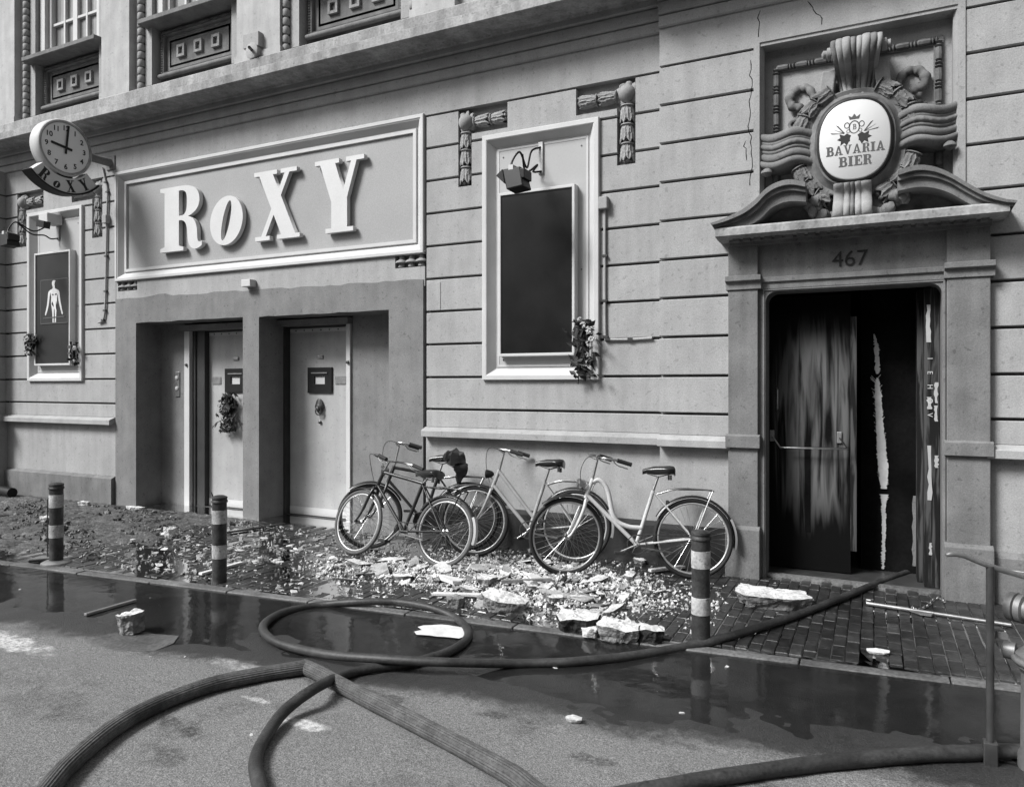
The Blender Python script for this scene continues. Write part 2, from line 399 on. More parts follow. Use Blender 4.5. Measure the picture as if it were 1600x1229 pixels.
# frieze and stepped bands
fr = MB(); fr.box(XL, XC + .05, 0, .11, GRV[-1] + .011, 5.06); fr.build('frieze', PLASTER, BLD)
fr = MB(); fr.box(XC, XE, PIL, PIL + .11, GRV[-1] + .011, 5.06); fr.build('frieze', PLASTER, BLD)
for k, (a, b, p) in enumerate(((5.035, 5.144, .030), (5.150, 5.264, .055), (5.270, 5.345, .085))):
    for x0, x1, yo in ((XLL, XC, 0), (XC, XE, PIL)):
        MB().prism_x([(yo + .1, a), (yo - p + .012, a), (yo - p, a + .012), (yo - p, b - .006), (yo - p + .01, b), (yo + .1, b)], x0, x1).build('moulding_band', PLASTER, BLD)
for x0, x1, yo in ((XLL, XC - .22, 0), (XC - .22, XE, PIL)):
    MB().prism_x([(yo + .3, 5.335), (yo - .12, 5.335), (yo - .13, 5.352), (yo - .415, 5.352), (yo - .42, 5.357), (yo - .42, 5.455), (yo - .40, 5.468), (yo - .05, 5.54), (yo + .3, 5.54)], x0, x1).build('cornice', STONE, BLD)
    MB().prism_x([(yo + .3, 5.53), (yo - .06, 5.53), (yo - .06, 5.78), (yo - .02, 5.81), (yo + .3, 5.81)], x0, x1).build('blocking_course', STONE, BLD)
# ledge, dado, plinth
def dado(x0, x1, yo, pm=SURR):
    MB().prism_x([(yo + .1, 1.13), (yo - .085, 1.13), (yo - .09, 1.135), (yo - .09, 1.195), (yo - .08, 1.205), (yo + .005, 1.236), (yo + .1, 1.236)], x0, x1).build('ledge', PLASTER, BLD)
    MB().box(x0, x1, yo + .015, yo + .1, .38, 1.13).build('dado', PLASTER, BLD)
    MB().prism_x([(yo + .1, -.2), (yo - .06, -.2), (yo - .06, .365), (yo + .01, .40), (yo + .1, .40)], x0, x1).build('plinth', pm, BLD)
dado(XL, XA - .02, 0); dado(XB + .005, XC, 0, WETPL); dado(XC, -1.15, PIL, WETPL); dado(.79, XE, PIL)
# ---- doorway bay courses
def WX(x, Y): return W(x, 601, Y).x
nD = (WX(1187, PIL), WX(1497, PIL), 3.0, 4.72)
courses(XC, XE, PIL, [nD, (-1.14, .79, 0, 3.0)], GRV)
# ---- portal: rough darker render with two door recesses
rd = random.Random(4)
xs = [XA + (XB - .02 - XA) * i / 40 for i in range(41)]
top = [(x, 2.925 - .055 * (i / 40) + rd.uniform(-.012, .012) + (.02 if i in (7, 8) else 0)) for i, x in enumerate(xs)]
o1 = (-9.242, -7.215); o2 = (-6.942, -4.957); zo = 2.56
poly = [(XA, -.2)] + top + [(XB - .02, -.2), (o2[1], -.2)]
def jag(x0, x1, z, n): return [(x0 + (x1 - x0) * i / n, z + rd.uniform(-.006, .006)) for i in range(n + 1)]
poly += jag(o2[1], o2[0], zo - .005, 14) + [(o2[0], -.2), (o1[1], -.2)] + jag(o1[1], o1[0], zo + .004, 14) + [(o1[0], -.2)]
tag(MB().prism_y(poly, -.006, .44).build('entrance_portal', PORTAL, BLD), 'rough dark grey render round the twin steel doors')
mb = MB()
vR = (W(617, 400).x, W(664, 400).x, W(640, 417.5).z, W(640, 394).z); vL = (W(184, 445).x, W(214, 445).x, W(200, 454).z, W(200, 437).z)
for r in rects_minus((XA, XB - .004, 2.80, 3.17), [vR, vL]): mb.box(r[0], r[1], .004, .3, r[2], r[3])
for r in rects_minus((XA, XB - .004, 3.17, 3.2), [vR, vL]): mb.box(r[0], r[1], .004, .3, r[2], r[3])
mb.build('plaster_band', PLASTER, BLD)
for v in (vR, vL):
    g = part('vent_grille', ((v[0] + v[1]) / 2, 0, v[2]), BLD)
    MB().box(v[0], v[1], .09, .12, v[2], v[3]).build('back', SOOT, g)
    w = (v[1] - v[0]) / 3; h = v[3] - v[2]
    for i in range(3):
        x = v[0] + w * (i + .5)
        MB().lathe([(.02, 0), (.045, .015), (.03, .05), (.03, h * .33), (.075, h * .36), (.07, h * .46), (.035, h * .58), (.028, h * .84), (.06, h * .87), (.06, h * .93)], (x, .045, v[2]), n=12).build('baluster', ORN, g, smooth=40)
    MB().box(v[0] - .01, v[1] + .01, -.012, .05, v[3] - .012, v[3] + .012).build('lintel', PLASTER, g)
# sign moulding
MB().ring(*sF, [(-.045, .06), (-.045, -.025), (-.038, -.032), (-.006, -.032), (0, -.025), (.012, -.02), (.07, .045), (.085, .047), (.085, .03), (.09, .026), (.128, .026), (.13, .06)]).build('sign_moulding', FRAMEW, BLD)
# niches for the posters
def niche(n, nm):
    p = part('poster_niche', ((n[0] + n[1]) / 2, 0, n[2]), BLD)
    MB().ring(*n, [(-.012, .05), (-.012, -.034), (-.006, -.04), (.036, -.04), (.045, -.034), (.055, -.02), (.07, .0), (.105, .045), (.11, .052), (.118, .052), (.118, .06), (.126, .06), (.126, .046), (.15, .046), (.15, .06)]).build('niche_frame', FRAMEW, p)
    MB().box(n[0] + .149, n[1] - .149, .05, .07, n[2] + .149, n[3] - .149).build('niche_panel', NICHEP, p)
    for i in range(4):
        x = n[0] + .2 if i % 2 else n[1] - .2
        for z in (n[2] + .2, n[2] + 1.1, n[3] - .22):
            if i < 2: MB().lathe([(.008, 0), (.008, .004)], (x, .05, z), (0, -1, 0), 8).build('screw', IRON, p)
niche(nR, 0); niche(nL, 1)
# ---- garlands of bellflowers in their slots
def leaf(mb, base, ax, out, ln, w, th, curl=.25):            # one carved leaf: raised lobes, sunk midrib, pointed tip
    side = ax.cross(out).normalized(); v = []; f = []; n = 7
    for i in range(n):
        t = i / (n - 1); k = max(.04, sin(pi * (t * .86 + .10)) ** .8 * (1 + .10 * cos(i * pi))); c = base + ax * (ln * t) + out * (curl * ln * (t * t * .8 - .25 * t))
        for u, h in ((-1, -.35), (-.55, .75), (0, .25), (.55, .75), (1, -.35)): v.append(c + side * (w * k * u) + out * (th * k * h))
        v.append(c - out * th * .6)
    for i in range(n - 1):
        for j in range(6): l = (j + 1) % 6; f.append((i * 6 + j, i * 6 + l, i * 6 + 6 + l, i * 6 + 6 + j))
    f += [tuple(range(6)), tuple((n - 1) * 6 + j for j in reversed(range(6)))]
    mb.add(v, f)
def bell(base, d, ln, r, seed=0, parent=None, m=ORN, name='bellflower', sq=.75, pet=7):
    base = Vector(base); d = Vector(d).normalized(); u = d.orthogonal().normalized(); w = d.cross(u); mb = MB(); rg = random.Random(int(seed * 10) + 3)
    mb.lathe([(r * .30, 0), (r * .66, ln * .02), (r * .70, ln * .07), (r * .48, ln * .10), (r * .60, ln * .3), (r * .55, ln * .6), (r * .25, ln * .85)], base, d, 12)
    for row, (t0, l_, ro, wd) in enumerate(((.10, .62, .50, .36), (.36, .62, .56, .34))):
        for k in range(pet):
            a = 2 * pi * (k + .5 * row) / pet + rg.uniform(-.12, .12); o = u * cos(a) + w * sin(a)
            leaf(mb, base + d * (ln * t0) + o * (r * ro), d, o, ln * l_ * rg.uniform(.92, 1.08), r * wd, r * .17, curl=.22 * r / ln * 2)
    for k in range(4): 
        a = 2 * pi * k / 4 + seed; o = u * cos(a) + w * sin(a); mb.blob(base + d * (ln * .93) + o * (r * .28), (r * .2, r * .2, r * .2), k, .1, 6, 5)
    return mb.build(name, m, parent, smooth=28)
def garland(xc, zt, zb, xh, seed):
    g = part('garland', (xc, 0, zb), BLD); y = .03
    MB().blob((xc, y - .01, zt - .13), (.085, .075, .085), seed, .03, 12, 8).build('fruit', ORN, g, smooth=60)
    mb = MB()
    for k in range(9):
        a = k * 2 * pi / 9; mb.blob((xc + .085 * cos(a), y + .02, zt - .13 + .085 * sin(a)), (.045, .04, .045), seed + k, .2, 6, 5)
    mb.build('calyx', ORN, g, smooth=60)
    z = zt - .24; n = 3; ln = (z - zb - .03) / n
    for i in range(n): bell((xc, y + .01, z - ln * i), (0, 0, -1), ln * .98, .10, seed + i, g)
    s = 1 if xh > xc else -1; x = xc + s * .1; n = 2; ln = (abs(xh - x) - .02) / n
    for i in range(n): bell((x + s * ln * i, y + .01, zt - .14), (s, 0, 0), ln * .98, .095, seed + 5 + i, g)
for k, s in SL.items():
    v, h = s; xc = (v[0] + v[1]) / 2
    garland(xc, zS, v[2], h[1] if k in 'AC' else h[0], ord(k))
# ---- twin steel doors
MB().box(-9.3, -8.755, .40, .62, -.2, 2.58).build('recess_wall', PORTAL, BLD); MB().box(-5.80, -4.90, .40, .62, -.2, 2.58).build('recess_wall', PORTAL, BLD)
def steel_door(x0, x1, fx0, fx1, bx, hx, lab, knocker):
    p = part('steel_door', ((x0 + x1) / 2, .5, 0), BLD); tag(p, lab)
    MB().box(x0, x1, .52, .57, .01, 2.44).build('door_leaf', DOORP, p, bevel=.006)
    MB().box(x0 + .01, x1 - .01, .508, .52, .01, .11).build('kick_strip', FRAMEW, p)
    MB().box(x0 + .02, x1 - .01, .505, .52, 2.385, 2.43).build('rivet_strip', FRAMEW, p)
    for i in range(7):
        MB().lathe([(.010, 0), (.010, .006), (.004, .009)], (x0 + .12 + i * (x1 - x0 - .2) / 6, .505, 2.407), (0, -1, 0), 8).build('rivet', IRON, p)
    mb = MB()
    for a, b in ((fx0, x0), (x1, fx1)):
        if b - a > .01: mb.box(a, b, .44, .60, -.1, 2.46); mb.box(a, a + .05, .42, .46, -.1, 2.46)
    mb.box(fx0, fx1, .47, .60, 2.44, 2.58); mb.box(fx0, fx1, .43, .5, -.1, .005); mb.build('door_frame', DFRAME, p)
    MB().box(bx[0], bx[1], .37, .45, -.05, 2.455).build('batten', LIGHT, p, bevel=.004)
    MB().box(hx[0], hx[1], .30, .47, 2.457, 2.535).build('door_header', PORTAL, p, bevel=.004)
    MB().lathe([(.022, 0), (.02, .02), (.008, .024)], ((bx[0] + bx[1]) / 2, .37, 1.98), (0, -1, 0), 10).build('latch', IRON, p)
    xc = (x0 + x1) / 2; zc = 1.76
    h = part('hatch', (xc, .52, zc), p)
    MB().ring(xc - .20, xc + .20, zc - .165, zc + .165, [(0, .53), (0, .497), (.115, .497), (.115, .523)]).build('hatch_frame', BLACK, h, bevel=.004)
    MB().box(xc - .09, xc + .09, .515, .524, zc - .055, zc + .055).build('hatch_pane', FRAMEW, h)
    MB().box(xc - .13, xc + .13, .485, .499, zc + .085, zc + .10).build('hatch_bar', STEEL, h)
    MB().box(xc - .05, xc + .05, .50, .525, zc + .275, zc + .325).build('spy_slot', STEEL, p, bevel=.012)
    px = x1 - .19 if knocker else x0 + .15
    MB().box(px - .085, px + .085, .51, .525, zc - .05, zc + .05).build('plaque', STEEL, p)
    if knocker:
        k = part('knocker', (xc, .5, 1.35), p)
        MB().blob((xc, .505, 1.425), (.07, .045, .085), 3, .18, 12, 9).build('lion_head', IRON, k, smooth=60)
        MB().blob((xc, .47, 1.395), (.03, .03, .03), 5, .1, 8, 6).build('muzzle', IRON, k, smooth=60)
        pts = [(xc + .045 * sin(a), .475, 1.36 - .045 * cos(a)) for a in [2 * pi * i / 12 for i in range(12)]]
        MB().tube(pts, .009, 6, closed=True).build('ring', IRON, k, smooth=50)
        MB().lathe([(.02, 0), (.022, .02), (.008, .03)], (xc, .52, 1.22), (0, -1, 0), 10).build('peep_hole', IRON, p)
steel_door(-8.41, -7.36, -8.62, -7.22, (-8.735, -8.632), (-8.75, -7.2), 'left steel door half behind the middle pier', False)
steel_door(-6.92, -5.885, -6.955, -5.80, (-5.872, -5.81), (-6.96, -5.79), 'right steel door with lion head knocker', True)
x, z = W(278, 600, .4).x, 1.72
d = part('doorbell', (x, .39, z), BLD)
MB().box(x - .045, x + .045, .385, .4, z - .19, z + .17).build('bell_plate', STEEL, d, bevel=.012)
for q in (.08, -.07): MB().lathe([(.03, 0), (.028, .012), (.012, .02)], (x, .385, z + q), (0, -1, 0), 12).build('button', FRAMEW, d, smooth=40)
# small white box above the portal
bx = W(393, 444, 0)
MB().box(bx.x - .075, bx.x + .075, -.10, .004, bx.z - .04, bx.z + .05).build('junction_box', LIGHT, BLD, bevel=.006)
# ---- upper storey windows
for wi, (x0, x1) in enumerate(((-11.75, -10.22), (-9.08, -7.55), (-6.40, -4.88))):
    w = part('window', ((x0 + x1) / 2, 0, 5.95), BLD)
    mb = MB()
    MB().prism_x([(.45, 6.70), (-.02, 6.70), (-.03, 6.71), (-.03, 6.765), (.45, 6.80)], x0 - .1, x1 + .1).build('window_sill', SURR, w)
    MB().box(x0, x1, .27, .36, 5.98, 6.70).build('apron_panel', PANELD, w)
    MB().ring(x0 + .06, x1 - .06, 6.04, 6.66, [(0, .31), (0, .24), (.05, .22), (.06, .24), (.06, .30), (.12, .30), (.12, .27), (.15, .27), (.15, .31)]).build('apron_frame', PANELD, w)
    mb = MB()
    for xx in (x0 + .07, x1 - .07):
        z = 6.06
        while z < 6.64: mb.blob((xx, .24, z), (.022, .03, .016), 1, 0, 6, 4); z += .034
    xx = x0 + .1
    while xx < x1 - .08: mb.blob((xx, .235, 6.645), (.016, .03, .02), 1, 0, 6, 4); xx += .034
    mb.build('bead_row', ORND, w, smooth=60)
    MB().tube([(x0 + .04, .21, 6.03), (x1 - .04, .21, 6.03)], .035, 10).build('roll_moulding', SURR, w, smooth=50)
    for i in range(3):
        xc = x0 + (x1 - x0) * (.28 + .22 * i); zc = 6.35
        MB().ring(xc - .075, xc + .075, zc - .085, zc + .085, [(0, .31), (0, .235), (.035, .235), (.035, .30)]).build('square_boss', STONE, w)
    # sash window, recessed
    sash = part('sash', ((x0 + x1) / 2, .3, 6.78), w)
    MB().ring(x0 + .02, x1 - .02, 6.75, 8.6, [(0, .42), (0, .18), (.12, .18), (.12, .24), (.19, .24), (.19, .42)]).build('window_frame', LIGHT, sash)
    MB().box(x0 + .1, x1 - .1, .31, .32, 6.8, 8.55).build('window_pane', GLASS, sash)
    mb = MB()
    for xx in (x0 + (x1 - x0) * .5, x0 + (x1 - x0) * .33, x0 + (x1 - x0) * .68): mb.box(xx - (.05 if abs(xx - (x0 + x1) / 2) < .01 else .018), xx + (.05 if abs(xx - (x0 + x1) / 2) < .01 else .018), .26, .31, 6.85, 8.5)
    for zz in (7.32, 7.85): mb.box(x0 + .15, x1 - .15, .265, .31, zz - .018, zz + .018)
    mb.build('glazing_bars', LIGHT, sash)
    # jambs with ringed columns
    for s, xe in ((-1, x0), (1, x1)):
        MB().box(min(xe, xe + s * .14), max(xe, xe + s * .14), .12, .45, 5.9, 8.9).build('jamb', PLASTER, w)
        xx = xe + s * .19; mb = MB(); z = 5.85
        while z < 8.9:
            mb.lathe([(.044, 0), (.052, .012), (.052, .075), (.044, .09), (.03, .094), (.03, .11)], (xx, .10, z), n=12); z += .11
        mb.build('ringed_column', ORN, w, smooth=40)
for a, b in ((-12.95, -12.12), (-10.02, -9.42), (-7.35, -6.62), (-4.66, -4.12), (-1.9, -1.1)):
    mb = MB(); mb.box(a, b, .02, .46, 5.80, 10); mb.box(a - .02, b + .03, -.005, .46, 5.805, 5.90)
    mb.build('lesene', PLASTER_HI, BLD)
for a, b in ((-16.5, -12.95), (-12.12, -11.94), (-9.42, -9.29), (-7.34, -7.36), (-6.62, -6.6), (-4.12, -1.9), (-1.1, XE)):
    if b > a: MB().box(a, b, .12, .46, 5.80, 10).build('wall_strip', PLASTER_HI, BLD)
# wall anchor plate
a = W(399, 68, .02); A = part('wall_anchor', (a.x, 0, a.z), BLD)
MB().box(a.x - .13, a.x + .13, -.06, .03, a.z - .08, a.z + .10).build('anchor_plate', PLASTER, A, bevel=.006)
MB().lathe([(.10, -.05), (.10, .035), (.09, .04)], (a.x + .02, -.03, a.z - .13), (0, -1, 0), 20).build('anchor_disc', PLASTER, A, smooth=40)
MB().tube([(a.x + .02, -.06, a.z - .12), (a.x + .08, -.16, a.z - .14)], .02, 8).build('anchor_pin', IRON, A)
# cracks in the doorway bay
def crack(pts, Y, nm='crack'):
    p = [W(x, y, Y) for x, y in pts]; q = []
    r2 = random.Random(len(pts)); 
    for a, b in zip(p, p[1:]):
        for k in range(6): t = k / 6; q.append(a.lerp(b, t) + Vector((r2.uniform(-.012, .012), 0, r2.uniform(-.008, .008))))
    mb = MB(); mb.tube(q, [.0022 + .002 * abs(sin(i * 1.3)) for i in range(len(q))], 4); mb.build('crack', SOOT, BLD)
crack([(1186, 18), (1184, 72)], PIL); crack([(1172, 95), (1174, 140), (1170, 190), (1175, 240), (1172, 300)], PIL)
crack([(1263, 2), (1283, 30), (1284, 55)], PIL); crack([(1163, 222), (1167, 255)], PIL)

# ================================================================= UNSEEN TERRACE ACROSS THE CANAL, ADDED TO BLOCK LOW SKY LIGHT
OPM = mat('dark_brick', .08, .85, .15, 2, .1, 30, .3, 40)
OP = thing('unseen_terrace', 'unseen dark brick terrace with tall sash windows across the canal', 'building', (-5, -29, 0))
mb = MB(); holes = []
for fl in range(4):
    for i in range(22): x = -34 + i * 2.6; holes.append((x, x + 1.25, .9 + fl * 3.1, 2.9 + fl * 3.1))
for r in rects_minus((-36, 24, -.3, 13), holes): mb.box(r[0], r[1], -29.4, -29, r[2], r[3])
mb.build('wall', OPM, OP)
MB().box(-36, 24, -36, -29.42, -.3, 13).build('rear_block', DFRAME, OP)
MB().box(-36, 24, -29.5, -28.6, 13, 13.5).build('cornice', FRAMEW, OP)
mb = MB()
for (a, b, c, d) in holes[:]:
    MB().ring(a, b, c, d, [(0, -29.2), (0, -29.1), (.09, -29.1), (.09, -29.2)]).build('window_frame', LIGHT, OP); MB().box(a + .05, b - .05, -29.22, -29.2, c + .05, d - .05).build('window_pane', GLASS, OP)
# ================================================================= STREET DOOR 467
SU = part('doorway_surround', (-.18, -.15, 0), BLD); tag(SU, 'dark stone door surround with scrolled broken pediment')
YP = -.17
pL = (-1.165, -.912); pR = (.520, .812)
for n, (a, b) in enumerate((pL, pR)):
    mb = MB(); mb.box(a, b, YP, .1, .44, 2.54); mb.box(a, b, YP, .1, 2.66, 2.93); mb.build('pilaster', SURR, SU, bevel=.006)
    mb = MB(); mb.prism_x([(.1, 2.54), (YP - .015, 2.54), (YP - .015, 2.60), (YP - .05, 2.615), (YP - .05, 2.66), (.1, 2.66)], a - .02, b + .03); mb.build('capital', SURR, SU, bevel=.004)
    MB().prism_x([(.1, 1.145), (YP - .035, 1.145), (YP - .035, 1.25), (YP, 1.262), (.1, 1.262)], a - .02, b + .02).build('band_block', SURR, SU, bevel=.004)
    MB().prism_x([(.1, -.1), (YP - .045, -.1), (YP - .045, .43), (YP, .455), (.1, .455)], a - .02, b + .02).build('base_block', SURR, SU, bevel=.006)
# inner architrave with rounded head
x0, x1, zt = -.852, .49, 2.515; rr = .085; A0, A1 = pL[1] - .01, pR[0] + .01
arc = [(x1 - rr + rr * cos(a), zt - rr + rr * sin(a)) for a in [i * pi / 2 / 8 for i in range(9)]]
arc += [(x0 + rr - rr * sin(a), zt - rr + rr * cos(a)) for a in [i * pi / 2 / 8 for i in range(9)]]
poly = [(A0, -.1), (A0, 2.60), (A1, 2.60), (A1, -.1), (x1, -.1)] + arc + [(x0, -.1)]
MB().prism_y(poly, -.125, .12).build('architrave', SURR, SU)
MB().ring(x0 - .022, x1 + .022, -.6, zt + .022, [(0, -.12), (0, -.137), (.012, -.137), (.018, -.12)]).build('architrave_bead', SURR, SU)
MB().prism_x([(.1, 2.54), (-.14, 2.54), (-.14, 2.585), (-.16, 2.60), (-.16, 2.635), (-.13, 2.645), (.1, 2.645)], A0, A1).build('lintel_moulding', SURR, SU)
MB().box(A0, A1, -.125, .1, 2.64, 2.95).build('lintel', SURR, SU)
c = W(1328, 405, -.126)
n = mesh_obj(text_mesh('467', .185, .006, (c.x, -.126, c.z), (1, 0, 0), (0, 0, 1)), 'house_number', INK, SU)
# cornice of the pediment
cx0, cx1 = -1.235, .905
MB().prism_x([(.1, 2.925), (-.20, 2.925), (-.20, 2.95), (-.235, 2.955), (-.24, 2.975), (.1, 2.975)], cx0 + .09, cx1 - .09).build('bed_moulding', SURR, SU)
for i in range(22):
    x = cx0 + .13 + i * (cx1 - cx0 - .30) / 21
    MB().box(x, x + .055, -.295, -.22, 2.948, 2.985).build('dentil', SURR, SU)
MB().prism_x([(.1, 2.97), (-.28, 2.97), (-.39, 2.98), (-.40, 2.985), (-.40, 3.045), (-.385, 3.06), (-.15, 3.085), (.1, 3.085)], cx0, cx1).build('pediment_cornice', STONE, SU)
# scrolled arms
def arm(top, low, lab):
    Y = -.38
    T = catmull([W(x, y, Y) for x, y in top], 5); B = catmull([W(x, y, Y) for x, y in low], 5)
    m = min(len(T), len(B)); T = [T[int(i * (len(T) - 1) / (m - 1))] for i in range(m)]; B = [B[int(i * (len(B) - 1) / (m - 1))] for i in range(m)]
    g = part('pediment_arm', (T[m // 2].x, Y, T[m // 2].z - .2), SU)
    def strip(f0, f1, ya, yb, mt, nm):
        mb = MB(); v = []; f = []
        for t, b in zip(T, B):
            p, q = t.lerp(b, f0), t.lerp(b, f1)
            v += [(p.x, ya, p.z), (q.x, ya, q.z), (q.x, yb, q.z), (p.x, yb, p.z)]
        for i in range(m - 1):
            for k in range(4): l = (k + 1) % 4; f.append((i * 4 + k, i * 4 + l, i * 4 + 4 + l, i * 4 + 4 + k))
        f += [(0, 1, 2, 3), tuple((m - 1) * 4 + k for k in (3, 2, 1, 0))]
        mb.add(v, f).build(nm, mt, g, smooth=35)
    strip(-.05, .22, -.43, -.05, SURR, 'cap_moulding'); strip(.20, .48, -.40, -.05, ORND, 'ogee'); strip(.46, 1.02, -.365, -.05, SURR, 'fascia')
arm([(1112, 351), (1132, 344), (1160, 331), (1180, 316), (1198, 298), (1216, 288), (1236, 284), (1259, 288)],
    [(1118, 362), (1150, 357), (1172, 350), (1188, 340), (1202, 326), (1218, 317), (1236, 313), (1259, 314)], 0)
arm([(1588, 316), (1566, 313), (1536, 303), (1508, 288), (1484, 274), (1458, 264), (1430, 262), (1403, 270)],
    [(1580, 330), (1552, 328), (1526, 322), (1504, 311), (1484, 300), (1458, 292), (1432, 291), (1403, 297)], 1)
MB().box(-.95, .62, -.12, .0, 3.05, 3.32).build('tympanum', SOOT if False else ORND, SU)
# ---- niche with cartouche
CA = part('cartouche', (-.17, -.1, 3.1), BLD); tag(CA, 'sculpted cartouche with bellflower garland and scrolls in a square niche')
NB = .06                                                  # back of the niche
MB().box(nD[0] - .02, nD[1] + .02, NB, NB + .04, 3.0, 4.74).build('niche_back', PLASTER, CA)
MB().ring(nD[0], nD[1], 2.9, nD[3], [(-.05, PIL + .05), (-.05, PIL - .012), (0, PIL - .012), (.004, PIL), (.03, PIL + .05), (.03, NB)]).build('niche_frame', PLASTER, CA)
bx0, bx1, bz = nD[0] + .125, nD[1] - .125, 4.52
mb = MB()
def beadline(p, q):
    p, q = Vector(p), Vector(q); L = (q - p).length; d = (q - p).normalized(); n = max(1, int(L / .155)); s = L / n
    for i in range(n):
        a = p + d * (s * i)
        mb.lathe([(.012, 0), (.026, .012), (.028, s * .3), (.026, s * .62), (.012, s * .64)], a, d, 8)
        mb.lathe([(.012, 0), (.030, .012), (.012, .024)], a + d * (s * .67), d, 8); mb.lathe([(.012, 0), (.030, .012), (.012, .024)], a + d * (s * .84), d, 8)
beadline((bx0, NB - .03, bz), (bx1, NB - .03, bz)); beadline((bx0, NB - .03, 3.15), (bx0, NB - .03, bz)); beadline((bx1, NB - .03, 3.15), (bx1, NB - .03, bz))
mb.build('bead_and_reel', ORND, CA, smooth=40)
MB().ring(bx0 - .035, bx1 + .035, 3.0, bz + .035, [(0, NB + .01), (0, NB - .02), (.07, NB - .02), (.07, NB + .01)]).build('panel_border', SURR, CA)
CC = W(1335, 220, -.22); cxx, czz = CC.x, CC.z
def sup(a, rx, rz, e=2.35):
    c_, s_ = cos(a), sin(a); k = (abs(c_) ** e + abs(s_) ** e) ** (-1 / e); return rx * k * c_, rz * k * s_
def oval_ring(prof, nm, m, par, n=56):
    v = []; f = []; k = len(prof)
    for i in range(n):
        a = 2 * pi * i / n
        for dr, y in prof:
            dx, dz = sup(a, .275 + dr, .335 + dr); v.append((cxx + dx, y, czz + dz))
    for i in range(n):
        j = (i + 1) % n
        for q in range(k - 1): f.append((i * k + q, i * k + q + 1, j * k + q + 1, j * k + q))
    return MB().add(v, f).build(nm, m, par, smooth=35)
oval_ring([(-.0, -.17), (.012, -.225), (.028, -.23), (.045, -.19), (.075, -.165), (.105, -.175), (.118, -.155), (.122, NB)], 'oval_frame', ORND, CA)
# bellflower garland round the oval
def arcbell(a0, a1, n, r=.34, par=CA):
    for i in range(n):
        t0 = radians(a0 + (a1 - a0) * i / n); t1 = radians(a0 + (a1 - a0) * (i + 1) / n)
        p = Vector((cxx + (r + .115) * cos(t0), -.14, czz + (r + .155) * sin(t0))); q = Vector((cxx + (r + .115) * cos(t1), -.14, czz + (r + .155) * sin(t1)))
        bell(p, q - p, (q - p).length * 1.10, .105, i * 1.7 + a0, par, ORND, pet=6)
arcbell(112, 162, 3); arcbell(68, 12, 3); arcbell(197, 246, 3); arcbell(-16, -66, 3)
for s in (-1, 1):
    g = MB()
    for k in range(9):
        rdk = random.Random(k + 50 * s); g.blob((cxx + s * (.30 + rdk.uniform(-.07, .07)), -.17 + rdk.uniform(-.04, .03), czz - .50 + rdk.uniform(-.10, .09)), (.05, .045, .05), k, .2, 7, 5)
    g.build('fruit_cluster', ORND, CA, smooth=60)
# scroll keystone on top: fluted console
K = part('keystone', (cxx, -.2, czz + .42), CA); xk = cxx + .015
prof = [(NB, .36), (-.10, .36), (-.15, .40), (-.11, .49), (-.12, .56), (-.19, .60), (-.30, .63), (-.355, .70), (-.345, .78), (-.28, .835), (-.20, .85), (NB, .84)]
for i, (u, w, dy) in enumerate(((-.165, .022, .03), (-.122, .026, .012), (-.072, .030, .0), (-.024, .022, .02), (.024, .022, .02), (.072, .030, .0), (.122, .026, .012), (.165, .022, .03))):
    P = [(p.x + dy, czz + p.y) for p in catmull([(a, b, 0) for a, b in prof], 3)]
    m = len(P); v = []; f = []; seg = 7
    for k in range(seg):
        a = pi * k / (seg - 1); dx = -cos(a) * w; bul = sin(a) * .022
        v += [(xk + (u + dx) * (.62 + .42 * min(1, max(0, (z - czz - .40) / .35))), y - bul * (1 if y < NB - .01 else 0), z) for y, z in P]
    for k in range(seg - 1):
        for j in range(m - 1): f.append((k * m + j, k * m + j + 1, (k + 1) * m + j + 1, (k + 1) * m + j))
    MB().add(v, f).build('flute', ORN if i % 3 else ORND, K, smooth=50)
for s in (-1, 1): MB().lathe([(.05, 0), (.05, .03), (.03, .035), (.035, .06), (.012, .075)], (xk + s * .19, -.22, czz + .75), (s, 0, 0), 12).build('volute', ORN, K, smooth=40)
for s in (-1, 1): MB().obox((cxx + s * .21, -.06, czz + .52), (.055, 0, s * -.0), (0, .10, 0), (-s * .015, 0, .12)).build('keystone_wing', ORN, K, bevel=.01)
# bottom console
B = part('console', (cxx, -.2, czz - .60), CA); xk = cxx - .01
prof = [(-.05, -.36), (-.24, -.345), (-.25, -.375), (-.21, -.42), (-.22, -.48), (-.28, -.54), (-.29, -.60), (-.25, -.635), (-.1, -.64)]
for i, (u, w) in enumerate(((-.105, .042), (-.045, .026), (-.005, .016), (.038, .026), (.095, .042))):
    P = [(p.x, czz + p.y) for p in catmull([(a, b, 0) for a, b in prof], 3)]; m = len(P); v = []; f = []; seg = 6
    for k in range(seg):
        a = pi * k / (seg - 1); bul = sin(a) * .02
        v += [(xk + u * (1 + .25 * (czz - z - .36)) - cos(a) * w, y - bul, z) for y, z in P]
    for k in range(seg - 1):
        for j in range(m - 1): f.append((k * m + j, k * m + j + 1, (k + 1) * m + j + 1, (k + 1) * m + j))
    MB().add(v, f).build('flute', ORN if i != 2 else ORND, B, smooth=50)
for s in (-1, 1): MB().obox((cxx + s * .20, -.08, czz - .60), (.09, 0, s * -.03), (0, .07, 0), (s * -.03, 0, .055)).build('console_wing', ORN, B, bevel=.008)
